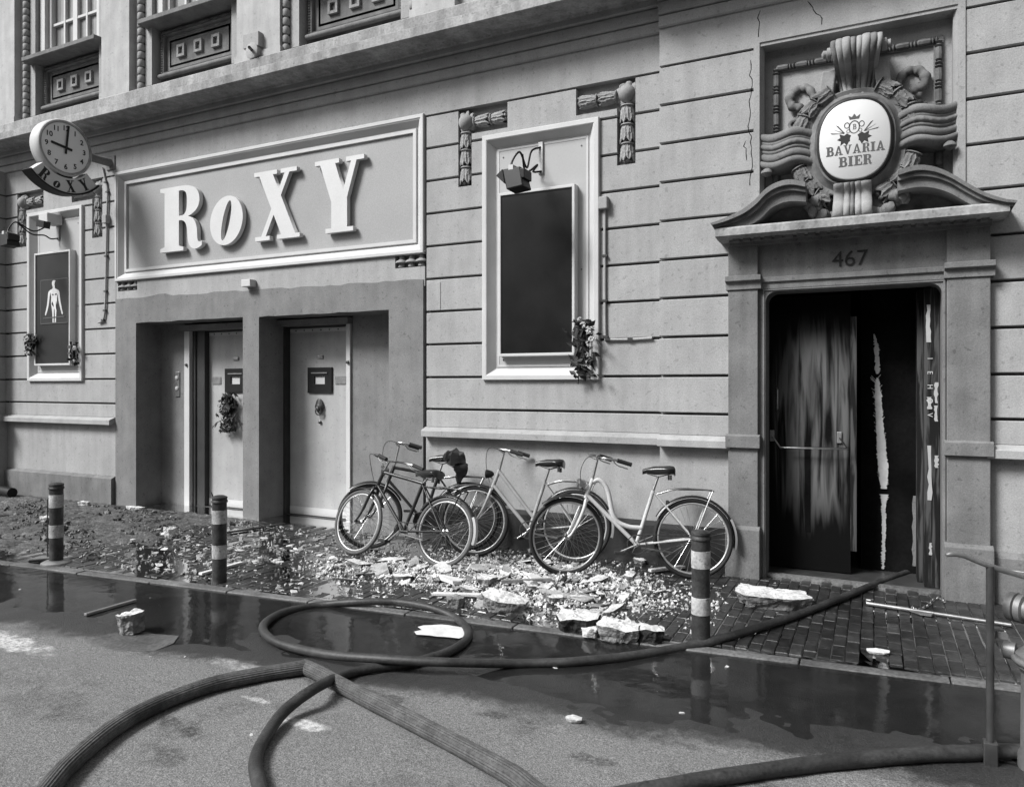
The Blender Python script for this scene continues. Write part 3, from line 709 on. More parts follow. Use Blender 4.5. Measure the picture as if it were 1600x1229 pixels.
# ribbon ends at both sides: stacked ridges with a wave
for s in (-1, 1):
    R = part('ribbon', (cxx + s * .55, -.2, czz), CA)
    zoff = .03 if s > 0 else -.01
    x0_, x1_ = cxx + s * .32, (nD[1] - .0 if s > 0 else nD[0] + .005)
    RG = ((.135, .035, .030), (.088, .012, .012), (.050, .024, .026), (.012, .012, .012), (-.040, .030, .022), (-.105, .034, .040)); nz = 44; nk = 22; v = []; f = []
    for k in range(nk):
        t = k / (nk - 1); x = x0_ + (x1_ - x0_) * t; yb = -.13 - .075 * sin(pi * (t * 1.25 + .05)); zb = czz + zoff + .055 * t ** 1.5 + .022 * sin(2 * pi * t)
        for j in range(nz):
            z = -.145 + .32 * j / (nz - 1); d_ = 0
            for c_, w_, h_ in RG:
                q_ = 1 - ((z - c_) / w_) ** 2
                if q_ > 0: d_ = max(d_, h_ * math.sqrt(q_) * (1 + (.22 * cos(k * 2.1) if abs(c_ - .05) < .01 else 0)))
            v.append((x, yb - d_, zb + z))
        v.append((x, NB, zb + .175)); v.append((x, NB, zb - .145))
    m_ = nz + 2
    for k in range(nk - 1):
        for j in range(m_): l = (j + 1) % m_; f.append((k * m_ + j, k * m_ + l, (k + 1) * m_ + l, (k + 1) * m_ + j))
    f += [tuple(range(m_)), tuple((nk - 1) * m_ + j for j in reversed(range(m_)))]
    MB().add(v, f).build('ribbon_band', SURR, R, smooth=50)
    MB().lathe([(.02, -.02), (.045, 0), (.05, .02), (.03, .04), (.012, .05)], (x1_ - s * .06, -.14, czz + zoff - .13), (0, 0, -1), 12).build('ribbon_knob', ORND, R, smooth=50)
# s-scrolls in the spandrels
for s in (-1, 1):
    px = [(.205, .46), (.25, .42), (.31, .43), (.335, .50), (.37, .565), (.43, .585), (.49, .56), (.525, .49), (.50, .42), (.445, .40), (.425, .36), (.46, .315), (.51, .305), (.525, .265), (.50, .23), (.47, .235)]
    pts = catmull([(cxx + s * a, NB - .035 - .03 * sin(i * .9), czz + b + .02) for i, (a, b) in enumerate(px)], 5)
    m = len(pts); MB().tube(pts, [.014 + .026 * sin(pi * min(1, i / m * 1.15)) for i in range(m)], 8, rf=lambda a, k, i: 1 + .14 * cos(i * 1.1)).build('scroll', ORND, CA, smooth=50)
# ---- burnt hall behind the door
IN = part('burnt_hall', (-.2, 1.2, 0), BLD); tag(IN, 'pitch dark burnt hall inside the open street doorway')
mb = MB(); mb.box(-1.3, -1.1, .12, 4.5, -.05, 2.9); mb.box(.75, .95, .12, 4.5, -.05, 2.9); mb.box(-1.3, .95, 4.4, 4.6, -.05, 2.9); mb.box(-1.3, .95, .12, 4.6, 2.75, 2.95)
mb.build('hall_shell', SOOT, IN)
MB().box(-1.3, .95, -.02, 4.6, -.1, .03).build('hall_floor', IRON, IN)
mb = MB(); mb.box(-.93, .57, -.06, -.01, -.1, .035); mb.build('threshold', KERB, IN)
# scorched leaf with push bar, standing in the left half
dl0, dl1 = W(1203, 700, .22).x, W(1329, 700, .22).x
BD = part('scorched_door', ((dl0 + dl1) / 2, .2, .05), BLD); tag(BD, 'scorched wooden door leaf with a push bar')
MB().box(dl0, dl1, .22, .27, .04, 2.5).build('door_leaf', BURNT, BD)
MB().box(dl1, dl1 + .05, .20, .29, .24, 2.3).build('leading_edge', PEEL, BD, bevel=.004)
za, zb = W(1310, 702, .14).z, W(1310, 682, .2).z
pb = [(dl0 + .02, .215, za + .10), (dl0 + .10, .13, za), (dl1 - .02, .13, za + .01), (dl1 - .09, .215, za + .10)]
MB().tube(pb, .009, 8).build('push_bar', CHROME, BD, smooth=50)
for x in (dl0 + .02, dl1 - .09): MB().box(x - .02, x + .02, .205, .222, za + .05, za + .15).build('bar_bracket', STEEL, BD, bevel=.004)
MB().tube([(dl0 + .06, .215, za + .33), (dl0 + .07, .18, za + .35), (dl0 + .07, .18, za + .52), (dl0 + .06, .215, za + .54)], .008, 8).build('pull_handle', CHROME, BD, smooth=50)
MB().box(dl0 + .30, dl0 + .345, .214, .222, .38, 1.18).build('scorch_groove', SOOT, BD)
# black inner partition with ragged strips forming a white streak
i0, i1 = W(1345, 700, .5).x, W(1442, 700, .5).x
IP = part('inner_partition', ((i0 + i1) / 2, .5, 0), BLD)
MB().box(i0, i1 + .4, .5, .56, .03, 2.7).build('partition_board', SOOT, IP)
rd = random.Random(11)
def torn(pxs, nm, Y, sp=.0):
    l = []; r = []
    for (x, y, w) in pxs:
        p = W(x, y, Y); q = w / 1150 * 6.9
        l.append((p.x - q, p.z)); r.append((p.x + q, p.z))
    def ragged(P):
        o = []
        for a, b in zip(P, P[1:]):
            n = 22
            for k in range(n): t = k / n; o.append((a[0] + (b[0] - a[0]) * t + rd.uniform(-.010, .010) * (1 if k % 2 else .3), a[1] + (b[1] - a[1]) * t))
        return o + [P[-1]]
    poly = ragged(l) + list(reversed(ragged(r)))
    MB().prism_y(poly, Y - .012, Y).build(nm, PAPER, IP)
torn([(1366, 522, 1.2), (1370, 545, 3), (1371, 578, 3.2), (1371, 584, 1.2)], 'white_streak', .498)
torn([(1371, 590, 2), (1372, 620, 5), (1374, 660, 4.8), (1377, 700, 6), (1380, 730, 7), (1381, 763, 4)], 'white_streak', .498)
torn([(1382, 772, 5.5), (1381, 785, 3), (1381, 830, 2.2), (1380, 868, 2.4), (1380, 888, 1)], 'white_streak', .498)
for i in range(70):
    y = rd.uniform(590, 760); s = rd.choice((-1, 1)); x = 1372 + (y - 640) * .07
    p = W(x, y, .498); e = p + Vector((s * rd.uniform(.02, .05), 0, rd.uniform(.02, .06)))
    MB().tube([p, (p + e) / 2 + Vector((0, -.006, 0)), e], .0022, 4).build('streak_fibre', PAPER, IP)
p = W(1430, 775, .42)
MB().prism_y([(p.x - .02 + .006 * sin(i * 2.3), .12 + (p.z - .12) * i / 9) for i in range(10)] + [(p.x + .022 + .007 * cos(i * 1.7), .12 + (p.z - .12) * i / 9) for i in range(9, -1, -1)], .40, .45).build('pale_post', SURR, IP)
# peeling jamb on the right with painted letters
JX = .49
JB = part('peeling_jamb', (JX, .1, 0), BLD)
MB().box(JX - .115, JX - .002, .05, .40, .03, 2.5).build('jamb_post', PEEL, JB, bevel=.006)
MB().box(JX - .16, JX - .115, .20, .40, .03, 2.5).build('door_stop', PEEL, JB, bevel=.004)
for k, ch in enumerate('IEHOV'):
    p = W(1447, 560 + k * 22, .04)
    mesh_obj(text_mesh(ch, .055, .003, (JX - .075, .0485, p.z), (0, 0, -1), (1, 0, 0)), 'painted_letter', FRAMEW, JB)
rd = random.Random(5)
for (z0, z1, xo, w) in ((2.05, 2.36, -.085, .018), (1.55, 1.72, -.03, .016), (1.40, 1.53, -.03, .014), (1.02, 1.12, -.028, .018), (1.5, 1.6, -.08, .02), (.75, 1.2, -.075, .018), (.3, .4, -.07, .012)):
    n = 7; l = [(JX + xo - w * rd.uniform(.4, 1.1), z0 + (z1 - z0) * i / n) for i in range(n + 1)]; r = [(JX + xo + w * rd.uniform(.4, 1.1), z0 + (z1 - z0) * i / n) for i in range(n + 1)]
    MB().prism_y(l + list(reversed(r)), .046, .049).build('paint_patch', NICHEP, JB)
# ================================================================= SIGNS AND FITTINGS ON THE FACADE
def E(*p): return list(p)
gR = [[(0, 0), (.52, 0), (.52, .055), (.42, .08), (.42, .47), (.47, .47)] + bez((.47, .47), (.60, .45), (.60, .34), (.61, .2)) + bez((.61, .2), (.62, .0), (.78, -.04), (.92, .05)) + [(.92, .12)]
      + bez((.92, .12), (.85, .08), (.82, .12), (.82, .2)) + bez((.82, .2), (.82, .38), (.78, .48), (.62, .52)) + bez((.62, .52), (.80, .56), (.87, .66), (.87, .76)) + bez((.87, .76), (.87, .92), (.72, 1), (.5, 1))
      + [(0, 1), (0, .945), (.1, .92), (.1, .08), (0, .055)],
      [(.42, .93), (.47, .93)] + bez((.47, .93), (.58, .93), (.60, .86), (.60, .75)) + bez((.60, .75), (.60, .62), (.57, .54), (.47, .54)) + [(.42, .54)]]
def ell(cx, cy, rx, ry, sh, n=36): return [(cx + rx * cos(2 * pi * i / n) + sh * ry * sin(2 * pi * i / n), cy + ry * sin(2 * pi * i / n)) for i in range(n)]
gO = [ell(.5, .5, .50, .5, .10), ell(.5, .5, .115, .40, .28)]
gX = [[(0, 1), (.5, 1), (.5, .94), (.412, .94), (.534, .714), (.665, .94), (.58, .94), (.58, 1), (.92, 1), (.92, .94), (.765, .94), (.5825, .625), (.888, .06), (.98, .06), (.98, 0), (.5, 0), (.5, .06), (.588, .06), (.427, .357), (.255, .06), (.34, .06), (.34, 0), (.02, 0), (.02, .06), (.155, .06), (.379, .446), (.112, .94), (0, .94)]]
gY = [[(0, 1), (.5, 1), (.5, .94), (.42, .94), (.58, .56), (.74, .94), (.64, .94), (.64, 1), (1, 1), (1, .94), (.85, .94), (.66, .46), (.66, .06), (.78, .06), (.78, 0), (.22, 0), (.22, .06), (.34, .06), (.34, .42), (.11, .94), (0, .94)]]
SG = thing('theatre_sign', 'wide grey name board with raised white letters reading ROXY above the twin doors', 'sign', (-7.07, .05, 3.3))
MB().box(sF[0] + .12, sF[1] - .12, .052, .075, sF[2] + .12, sF[3] - .12).build('sign_panel', SIGNP, SG)
for g, (a, b), (c, d) in ((gR, (248, 297), (313, 388)), (gO, (326, 308), (377, 378)), (gX, (395, 272), (466, 370)), (gY, (490, 250), (567, 357))):
    p, q = W(a, b, -.05), W(c, d, -.05)
    z0, z1 = {id(gR): (3.495, 4.36), id(gO): (3.50, 4.13), id(gX): (3.50, 4.36), id(gY): (3.50, 4.37)}[id(g)]
    xs_ = [u for s_ in g for u, _ in s_]; w = max(xs_)
    me = outline_mesh(g, .062, (p.x, .035, z0), (1, 0, 0), (0, 0, 1), (q.x - p.x) / w, z1 - z0)
    mesh_obj(me, 'letter', LETTER, SG)
# ---- beer sign in the cartouche
sgA = [[(.42, 1), (.6, 1), (.88, .09), (1, .09), (1, 0), (.58, 0), (.58, .09), (.66, .09), (.63, .22), (.34, .22), (.30, .09), (.4, .09), (.4, 0), (0, 0), (0, .09), (.1, .09)], [(.48, .74), (.60, .31), (.37, .31)]]
sgB = [[(0, 0), (.6, 0)] + bez((.6, 0), (.85, 0), (.92, .12), (.92, .27), 5) + bez((.92, .27), (.92, .42), (.82, .5), (.7, .52), 5) + bez((.7, .52), (.8, .56), (.86, .64), (.86, .75), 5) + bez((.86, .75), (.86, .92), (.74, 1), (.55, 1), 5) + [(0, 1), (0, .91), (.12, .91), (.12, .09), (0, .09)],
       [(.4, .9), (.52, .9)] + bez((.52, .9), (.6, .9), (.62, .84), (.62, .74), 4) + bez((.62, .74), (.62, .62), (.58, .57), (.5, .57), 4) + [(.4, .57)],
       [(.4, .47), (.54, .47)] + bez((.54, .47), (.64, .47), (.66, .4), (.66, .28), 4) + bez((.66, .28), (.66, .14), (.62, .1), (.54, .1), 4) + [(.4, .1)]]
sgV = [[(0, 1), (.42, 1), (.42, .91), (.34, .91), (.54, .3), (.7, .91), (.6, .91), (.6, 1), (1, 1), (1, .91), (.88, .91), (.58, 0), (.42, 0), (.1, .91), (0, .91)]]
sgI = [[(0, 0), (.55, 0), (.55, .09), (.43, .09), (.43, .91), (.55, .91), (.55, 1), (0, 1), (0, .91), (.12, .91), (.12, .09), (0, .09)]]
sgE = [[(0, 0), (.85, 0), (.85, .3), (.76, .3), (.7, .1), (.4, .1), (.4, .46), (.52, .46), (.54, .36), (.62, .36), (.62, .66), (.54, .66), (.52, .56), (.4, .56), (.4, .9), (.68, .9), (.74, .72), (.82, .72), (.82, 1), (0, 1), (0, .91), (.12, .91), (.12, .09), (0, .09)]]
sgR = gR
BV = thing('beer_sign', 'white rounded oval beer sign with crest reading BAVARIA BIER above the doorway', 'sign', (cxx, -.2, czz - .33))
YS = -.262
v = []; f = []; n = 56; rings = [(1.0, -.17), (1.0, -.235), (.985, -.25), (.95, -.258), (.0001, -.262)]
for k, y in rings:
    for i in range(n):
        dx, dz = sup(2 * pi * i / n, .272 * k, .332 * k); v.append((cxx + dx, y, czz + dz))
for r in range(len(rings) - 1):
    for i in range(n): j = (i + 1) % n; f.append((r * n + i, r * n + j, (r + 1) * n + j, (r + 1) * n + i))
MB().add(v, f).build('sign_face', mat('enamel_white', .70, .25, .02, 3, 0, 60, 0, spec=.5), BV, smooth=40)
oval_ring([(-.012, -.17), (-.012, -.246), (-.004, -.256), (.010, -.25), (.012, -.17)], 'sign_rim', BLACK, BV)
def lettering(txt, xc, z, h, wid, m, par, Y=YS - .002, kern=1.0):
    GL = dict(A=sgA, B=sgB, V=sgV, I=sgI, E=sgE, R=sgR); WD = dict(A=1.0, B=.92, V=1.0, I=.55, E=.85, R=.92)
    tot = sum(WD[c] + .10 for c in txt) - .10; k = wid / tot; x = xc - wid / 2
    for ch in txt:
        me = outline_mesh(GL[ch], .0015, (x, Y + .0035, z), (1, 0, 0), (0, 0, 1), k, h); mesh_obj(me, 'letter', m, par); x += (WD[ch] + .10) * k
lettering('BAVARIA', cxx + .005, czz - .115, .075, .435, GREYINK, BV)
lettering('BIER', cxx + .005, czz - .215, .08, .245, GREYINK, BV)
def flat(splines, m, nm, xo, zo, s=1.0):
    mesh_obj(outline_mesh(splines, .0015, (cxx + xo, YS + .002, czz + zo), (1, 0, 0), (0, 0, 1), s, s), nm, m, BV)
flat([ell(0, 0, .042, .055, 0, 24), ell(0, 0, .033, .046, 0, 24)], GREYINK, 'crest_oval', 0, .10)
for s in (-1, 1):
    flat([ell(s * .055, .02, .022, .026, 0, 14), ell(s * .055, .02, .015, .019, 0, 14)], GREYINK, 'crest_curl', 0, .10)
    flat([ell(s * .045, -.03, .014, .016, 0, 14), ell(s * .045, -.03, .009, .011, 0, 14)], GREYINK, 'crest_curl', 0, .10)
    leaf = [(.0, .03), (.03, .05), (.05, .035), (.085, .05), (.08, .02), (.105, .005), (.075, -.01), (.08, -.045), (.05, -.025), (.03, -.05), (.015, -.02), (-.01, -.015)]
    flat([[(s * a + s * .025, b) for a, b in leaf]], INK, 'hop_leaf', 0, .005)
    for j in range(3):
        flat([[(s * (.07 + .0), .05), (s * (.12 + .025 * j), .115 - .03 * j), (s * (.14 + .02 * j), .125 - .03 * j), (s * (.078), .045)]], GREYINK, 'barley_ear', 0, .01)
flat([[(-.035, 0), (-.045, .035), (-.018, .018), (0, .045), (.018, .018), (.045, .035), (.035, 0)]], GREYINK, 'crown', 0, .165)
flat([[(a * .03 - .0115, b * .045 - .02) for a, b in sp] for sp in sgB], GREYINK, 'crest_letter', 0, .10)
# ---- double sided street clock on a wall bracket
CX, CY, CZ = -9.77, -.72, 4.86
CK = thing('street_clock', 'round street clock with pale dial on a bracket above a curved ROXY plate', 'clock', (CX, CY, 4.4))
R_ = .372
MB().lathe([(R_ - .03, -.09), (R_, -.08), (R_ + .004, 0), (R_, .085), (R_ - .012, .10), (R_ - .04, .10), (R_ - .045, .085)], (CX, CY, CZ), (1, 0, 0), 48).build('clock_case', FRAMEW, CK, smooth=40)
MB().lathe([(R_ - .046, .084), (R_ - .046, .088)], (CX, CY, CZ), (1, 0, 0), 48).build('dial', DIAL, CK)
MB().tube([(CX + .092, CY + (R_ - .03) * cos(a), CZ + (R_ - .03) * sin(a)) for a in [2 * pi * i / 48 for i in range(48)]], .016, 8, closed=True).build('bezel', STEEL, CK, smooth=50)
fx = CX + .089
for h in range(1, 13):
    a = radians(90 - 30 * h); r = .255
    mesh_obj(text_mesh(str(h), .094, .003, (fx, CY + r * cos(a), CZ + r * sin(a)), (0, 1, 0), (0, 0, 1), .0016), 'numeral', INK, CK)
def hand(ang, l, back, w, x):
    a = radians(90 - ang); d = Vector((0, cos(a), sin(a))); q = Vector((0, -sin(a), cos(a)))
    c = Vector((x, CY, CZ)) + d * ((l - back) / 2)
    MB().obox(c, (.003, 0, 0), d * ((l + back) / 2), q * w).build('clock_hand', INK, CK)
hand(278, .20, .085, .016, fx + .008); hand(6, .30, .085, .013, fx + .016)
MB().tube([(CX, CY + R_ - .02, CZ), (CX, .02, CZ)], .055, 14).build('bracket', PORTAL, CK, smooth=50)
MB().box(CX - .09, CX + .09, -.02, .02, CZ - .10, CZ + .10).build('bracket_plate', PORTAL, CK, bevel=.01)
# curved name plate: ring segment under the clock
def seg(r0, r1, a0, a1, n=20): return [(CY + r0 * cos(radians(a0 + (a1 - a0) * i / n)), CZ + r0 * sin(radians(a0 + (a1 - a0) * i / n))) for i in range(n + 1)] + [(CY + r1 * cos(radians(a1 + (a0 - a1) * i / n)), CZ + r1 * sin(radians(a1 + (a0 - a1) * i / n))) for i in range(n + 1)]
MB().prism_x(seg(R_ + .025, R_ + .225, 222, 318), CX - .06, CX + .085).build('name_plate', LETTER, CK)
MB().prism_x(seg(R_ + .222, R_ + .245, 220, 320), CX - .085, CX + .105).build('plate_rim', BLACK, CK)
MB().box(CX - .08, CX + .08, CY - .10, CY + .10, CZ - R_ - .05, CZ - R_ + .02).build('plate_neck', BLACK, CK)
for g, a, k in ((gR, 236, 1.0), (gO, 257, .62), (gX, 278, 1.0), (gY, 301, 1.0)):
    aa = radians(a); d = Vector((0, cos(aa), sin(aa))); up = -d; right = Vector((0, -sin(aa), cos(aa)))
    hgt = .155 * k; wd = .12 * (1 if k == 1 else .75)
    o = Vector((CX + .0855, CY, CZ)) + d * (R_ + .205) - right * (wd / 2)
    xs_ = max(u for s_ in g for u, _ in s_)
    mesh_obj(outline_mesh(g, .003, o, right, up, wd / xs_, hgt), 'plate_letter', INK, CK)
# ---- poster boards
def board(x0, x1, z0, z1, lab, m, Y=-.035):
    b = thing('poster_board', lab, 'poster board', ((x0 + x1) / 2, Y, z0))
    MB().ring(x0, x1, z0, z1, [(0, .05), (0, Y), (.004, Y - .004), (.026, Y - .004), (.03, Y), (.03, Y + .012)]).build('board_frame', LIGHT, b)
    MB().box(x0 + .028, x1 - .028, Y + .010, Y + .02, z0 + .028, z1 - .028).build('board_face', m, b)
    return b
board(-3.54, -2.68, 1.995, 3.708, 'tall empty black poster board with thin white frame, white roses at its corner', BOARD)
lb = board(-11.515, -10.65, 1.99, 3.70, 'tall dark poster board with a small photo print of a pale figure', BOARDG)
px0, px1, pz0, pz1 = W(63, 480, -.04).x, W(105, 480, -.04).x, W(84, 505, -.04).z, W(84, 436, -.04).z
MB().box(px0, px1, -.034, -.026, pz0, pz1).build('photo_print', INK, lb)
MB().ring(px0, px1, pz0, pz1, [(-.004, -.027), (-.004, -.036), (.008, -.036), (.008, -.03)]).build('print_border', GREYINK, lb)
fw, fh, fc = px1 - px0, pz1 - pz0, (px0 + px1) / 2
half = [(.455, .02), (.45, .16), (.43, .30), (.405, .42), (.395, .50), (.405, .58), (.39, .66), (.37, .70), (.345, .62), (.325, .50), (.30, .40), (.26, .30), (.225, .235), (.205, .20), (.18, .19), (.17, .225), (.195, .28), (.225, .36), (.255, .48), (.275, .60), (.285, .68), (.315, .735), (.38, .765), (.445, .785), (.46, .81), (.455, .84), (.435, .87), (.43, .91), (.445, .955), (.49, .975)]
right_ = [(.53, .972), (.565, .945), (.57, .90), (.555, .86), (.535, .83), (.54, .80), (.56, .782), (.62, .762), (.68, .735), (.71, .68), (.725, .60), (.75, .48), (.785, .36), (.81, .28), (.83, .225), (.82, .19), (.795, .20), (.77, .25), (.735, .34), (.69, .46), (.665, .56), (.645, .66), (.625, .60), (.615, .52), (.61, .42), (.60, .30), (.585, .16), (.58, .02)]
body = [(p.x, p.y) for p in catmull([(a, b, 0) for a, b in half + right_], 3)]
mesh_obj(outline_mesh([[(.10, .115), (.12, .14), (.90, .155), (.90, .13)]], .003, (px0, -.0365, pz0), (1, 0, 0), (0, 0, 1), fw, fh), 'held_bar_print', GREYINK, lb)
for sh in ([(.50, .03), (.53, .03), (.535, .20), (.525, .33), (.51, .30)], [(.42, .44), (.46, .40), (.50, .37), (.49, .43), (.44, .50)], [(.41, .66), (.47, .635), (.50, .64), (.47, .67)], [(.54, .64), (.60, .64), (.62, .67), (.56, .67)], [(.60, .30), (.61, .42), (.59, .50), (.575, .38)], [(.545, .84), (.57, .90), (.56, .95), (.54, .93), (.53, .87)]):
    mesh_obj(outline_mesh([sh], .002, (px0, -.0375, pz0), (1, 0, 0), (0, 0, 1), fw, fh), 'figure_shading', BOARDG, lb)
mesh_obj(outline_mesh([body], .003, (px0, -.034, pz0), (1, 0, 0), (0, 0, 1), fw, fh), 'figure_print', PAPER, lb)
# ---- floodlights on hooped arms
def flood(lx, ly, bxp, byp, lab, white, Y=-.5, s=1.0):
    p = W(lx, ly, Y); b = W(bxp, byp, .04); f_ = thing('floodlight', lab, 'floodlight', (p.x, p.y, p.z - .1))
    mb = MB(); w, h, d = .17 * s, .17 * s, .11 * s
    A = [(p.x - w, p.y - d, p.z + h * .7), (p.x + w * .55, p.y - d, p.z + h * .75), (p.x + w * .55, p.y + d, p.z + h * .75), (p.x - w, p.y + d, p.z + h * .7)]
    Bm = [(p.x - w * .55, p.y - d * 1.3, p.z - h * 1.0), (p.x + w * .9, p.y - d * 1.3, p.z - h * .85), (p.x + w * .9, p.y + d * 1.3, p.z - h * .85), (p.x - w * .55, p.y + d * 1.3, p.z - h * 1.0)]
    mb.loft(A, Bm); mb.build('lamp_housing', BLACK, f_, bevel=.012)
    mb = MB(); mb.add([A[0], A[3], (p.x - w * 1.55, p.y + d, p.z + h * .25), (p.x - w * 1.55, p.y - d, p.z + h * .25), (p.x - w * .8, p.y - d, p.z - h * .45), (p.x - w * .8, p.y + d, p.z - h * .45)], [(0, 1, 2, 3), (3, 2, 5, 4), (0, 3, 4), (1, 5, 2)]); mb.build('barn_door', BLACK, f_)
    MB().box(p.x + w * .55, p.x + w * .95, p.y - d * 1.1, p.y + d * 1.1, p.z - h * .2, p.z + h * .55).build('terminal_box', BLACK, f_, bevel=.006)
    MB().box(p.x - w * .45, p.x - w * .02, p.y - d * 1.05, p.y + d * .6, p.z + h * .55, p.z + h * .95).build('white_tab', LIGHT, f_, bevel=.004)
    top = Vector((p.x - .02, p.y + .1, p.z + .40 * s))
    c1 = catmull([p + Vector((0, 0, h * .7)), p + Vector((-.07, .02, .22 * s)), top, Vector(((top.x + b.x) / 2 - .02, Y * .45, p.z + .25 * s)), Vector((b.x - .06, -.06, b.z + .05)), Vector((b.x, .035, b.z + .11))], 6)
    c2 = catmull([top + Vector((.02, .02, -.02)), Vector(((top.x + b.x) / 2 - .02, Y * .5, p.z + .18 * s)), Vector(((top.x + b.x) / 2 + .05, Y * .25, b.z - .12)), Vector((b.x - .05, -.04, b.z - .155)), Vector((b.x + .01, .035, b.z - .14))], 6)
    MB().tube(c1, .0105, 8).build('arm_rod', BLACK, f_, smooth=50); MB().tube(c2, .0105, 8).build('arm_rod', BLACK, f_, smooth=50)
    MB().box(b.x - .03, b.x + .03, .03, .052, b.z - .165, b.z + .165).build('wall_bracket', STEEL, f_, bevel=.008)
    return f_
flood(808, 279, 845, 247, 'black floodlight hanging on curved rods over the tall empty poster board', True, -.5, .72)
flood(15, 374, 91, 358, 'black floodlight hanging on curved rods beside the board with the photo print', True, -.55, .68)
q = W(75, 347, -.12)
wb = thing('white_lamp', 'small white box lamp above the board with the photo print', 'lamp', (q.x, -.12, q.z))
MB().box(q.x - .10, q.x + .11, -.2, .03, q.z - .03, q.z + .12).build('lamp_box', LIGHT, wb, bevel=.01); MB().obox((q.x + .02, -.2, q.z - .05), (.085, 0, -.02), (0, .05, 0), (.01, 0, .05)).build('lamp_glass', BLACK, wb)
# ---- conduits
def conduit(pts, Y, lab, r, boxat, PL):
    q = [W(x, y, Y) for x, y in pts]; c = thing('conduit', lab, 'pipe', tuple(q[len(q) // 2]))
    MB().tube(catmull(q, 4) if len(q) > 4 else q, r, 8).build('pipe', PL, c, smooth=50)
    for (x, y) in boxat: b = W(x, y, Y); MB().box(b.x - .045, b.x + .045, -.07, .02, b.z - .06, b.z + .06).build('junction_box', PL, c, bevel=.008)
    for i in range(1, len(q) - 1): MB().box(q[i].x - .025, q[i].x + .025, Y - r - .003, .01, q[i].z - .012, q[i].z + .012).build('clip', IRON, c)
conduit([(945, 325), (945, 400), (945, 470), (946, 526), (950, 530), (985, 530), (1019, 528)], -.018, 'grey conduit running down and along beside the empty poster board', .014, [(944, 318)], PLASTER)
conduit([(160, 262), (165, 285), (168, 300), (167, 345), (166, 400), (165, 455), (164, 485), (161, 500), (154, 504)], -.02, 'thin grey cable dropping from the clock bracket', .014, [(167, 343)], PLASTER)
# ---- bouquets
def bouquet(px, py, Y, lab, n, hgt, wid, seed, flowers, trail=None):
    r = random.Random(seed); c = W(px, py, Y); b = thing('flower_bouquet', lab, 'bouquet', tuple(c))
    mb = MB()
    for i in range(n):
        t = r.random(); x = c.x + r.gauss(0, wid * .33); z = c.z + (t - .5) * hgt; y = Y + r.uniform(-.06, .04)
        l = r.uniform(.03, .06); a = r.uniform(0, 6.28); e = r.uniform(-.8, .8); u = Vector((cos(a) * cos(e), .5 * sin(e), sin(a) * cos(e))) * l; w = Vector((-sin(a), r.uniform(-.8, .8), cos(a))) * l * .45
        p = Vector((x, y, z)); mb.add([p - u, p + w * .9 + Vector((0, -.006, 0)), p + u, p - w * .9 + Vector((0, -.006, 0))], [(0, 1, 2, 3)])
    mb.build('foliage', LEAF, b)
    MB().tube([(c.x - wid * .1, Y, c.z + hgt * .4), (c.x, Y - .01, c.z), (c.x + wid * .05, Y, c.z - hgt * .55)], .012, 6).build('stem', LEAF, b)
    MB().tube([(c.x + wid * .1, Y, c.z + hgt * .3), (c.x, Y + .01, c.z - .02), (c.x - wid * .1, Y, c.z - hgt * .5)], .009, 6).build('stem', LEAF, b)
    for (fx_, fy_, s) in flowers:
        q = W(fx_, fy_, Y - .04); m2 = MB()
        for k in range(7):
            a = k * 2.4; m2.blob(q + Vector((cos(a) * s * .55 * (k > 0), -.01 * k / 7, sin(a) * s * .55 * (k > 0))), (s * .6, s * .5, s * .6), k + seed, .25, 7, 5)
        m2.build('blossom', PETAL, b, smooth=60)
    if trail:
        MB().tube([W(x, y, Y) for x, y in trail], .005, 5).build('ribbon_tail', LEAF, b)
bouquet(912, 545, -.07, 'bouquet of white roses at the corner of the tall empty board', 130, .58, .20, 1, [(906, 499, .022), (911, 508, .030), (921, 517, .026), (924, 530, .028), (930, 528, .018)], [(903, 560), (904, 590), (903, 600)])
bouquet(358, 645, .45, 'dark wilted bouquet hanging on the left steel door', 240, .50, .20, 2, [(350, 629, .016), (346, 633, .014)], [(350, 655), (338, 660), (332, 668)])
bouquet(49, 538, -.07, 'small dark bouquet on the outer edge of the photo print board', 90, .32, .17, 3, [(46, 552, .018)])
bouquet(116, 552, -.07, 'small bouquet with one pale bloom at the foot of the photo print board', 60, .32, .12, 4, [(117, 544, .032), (116, 564, .018)])
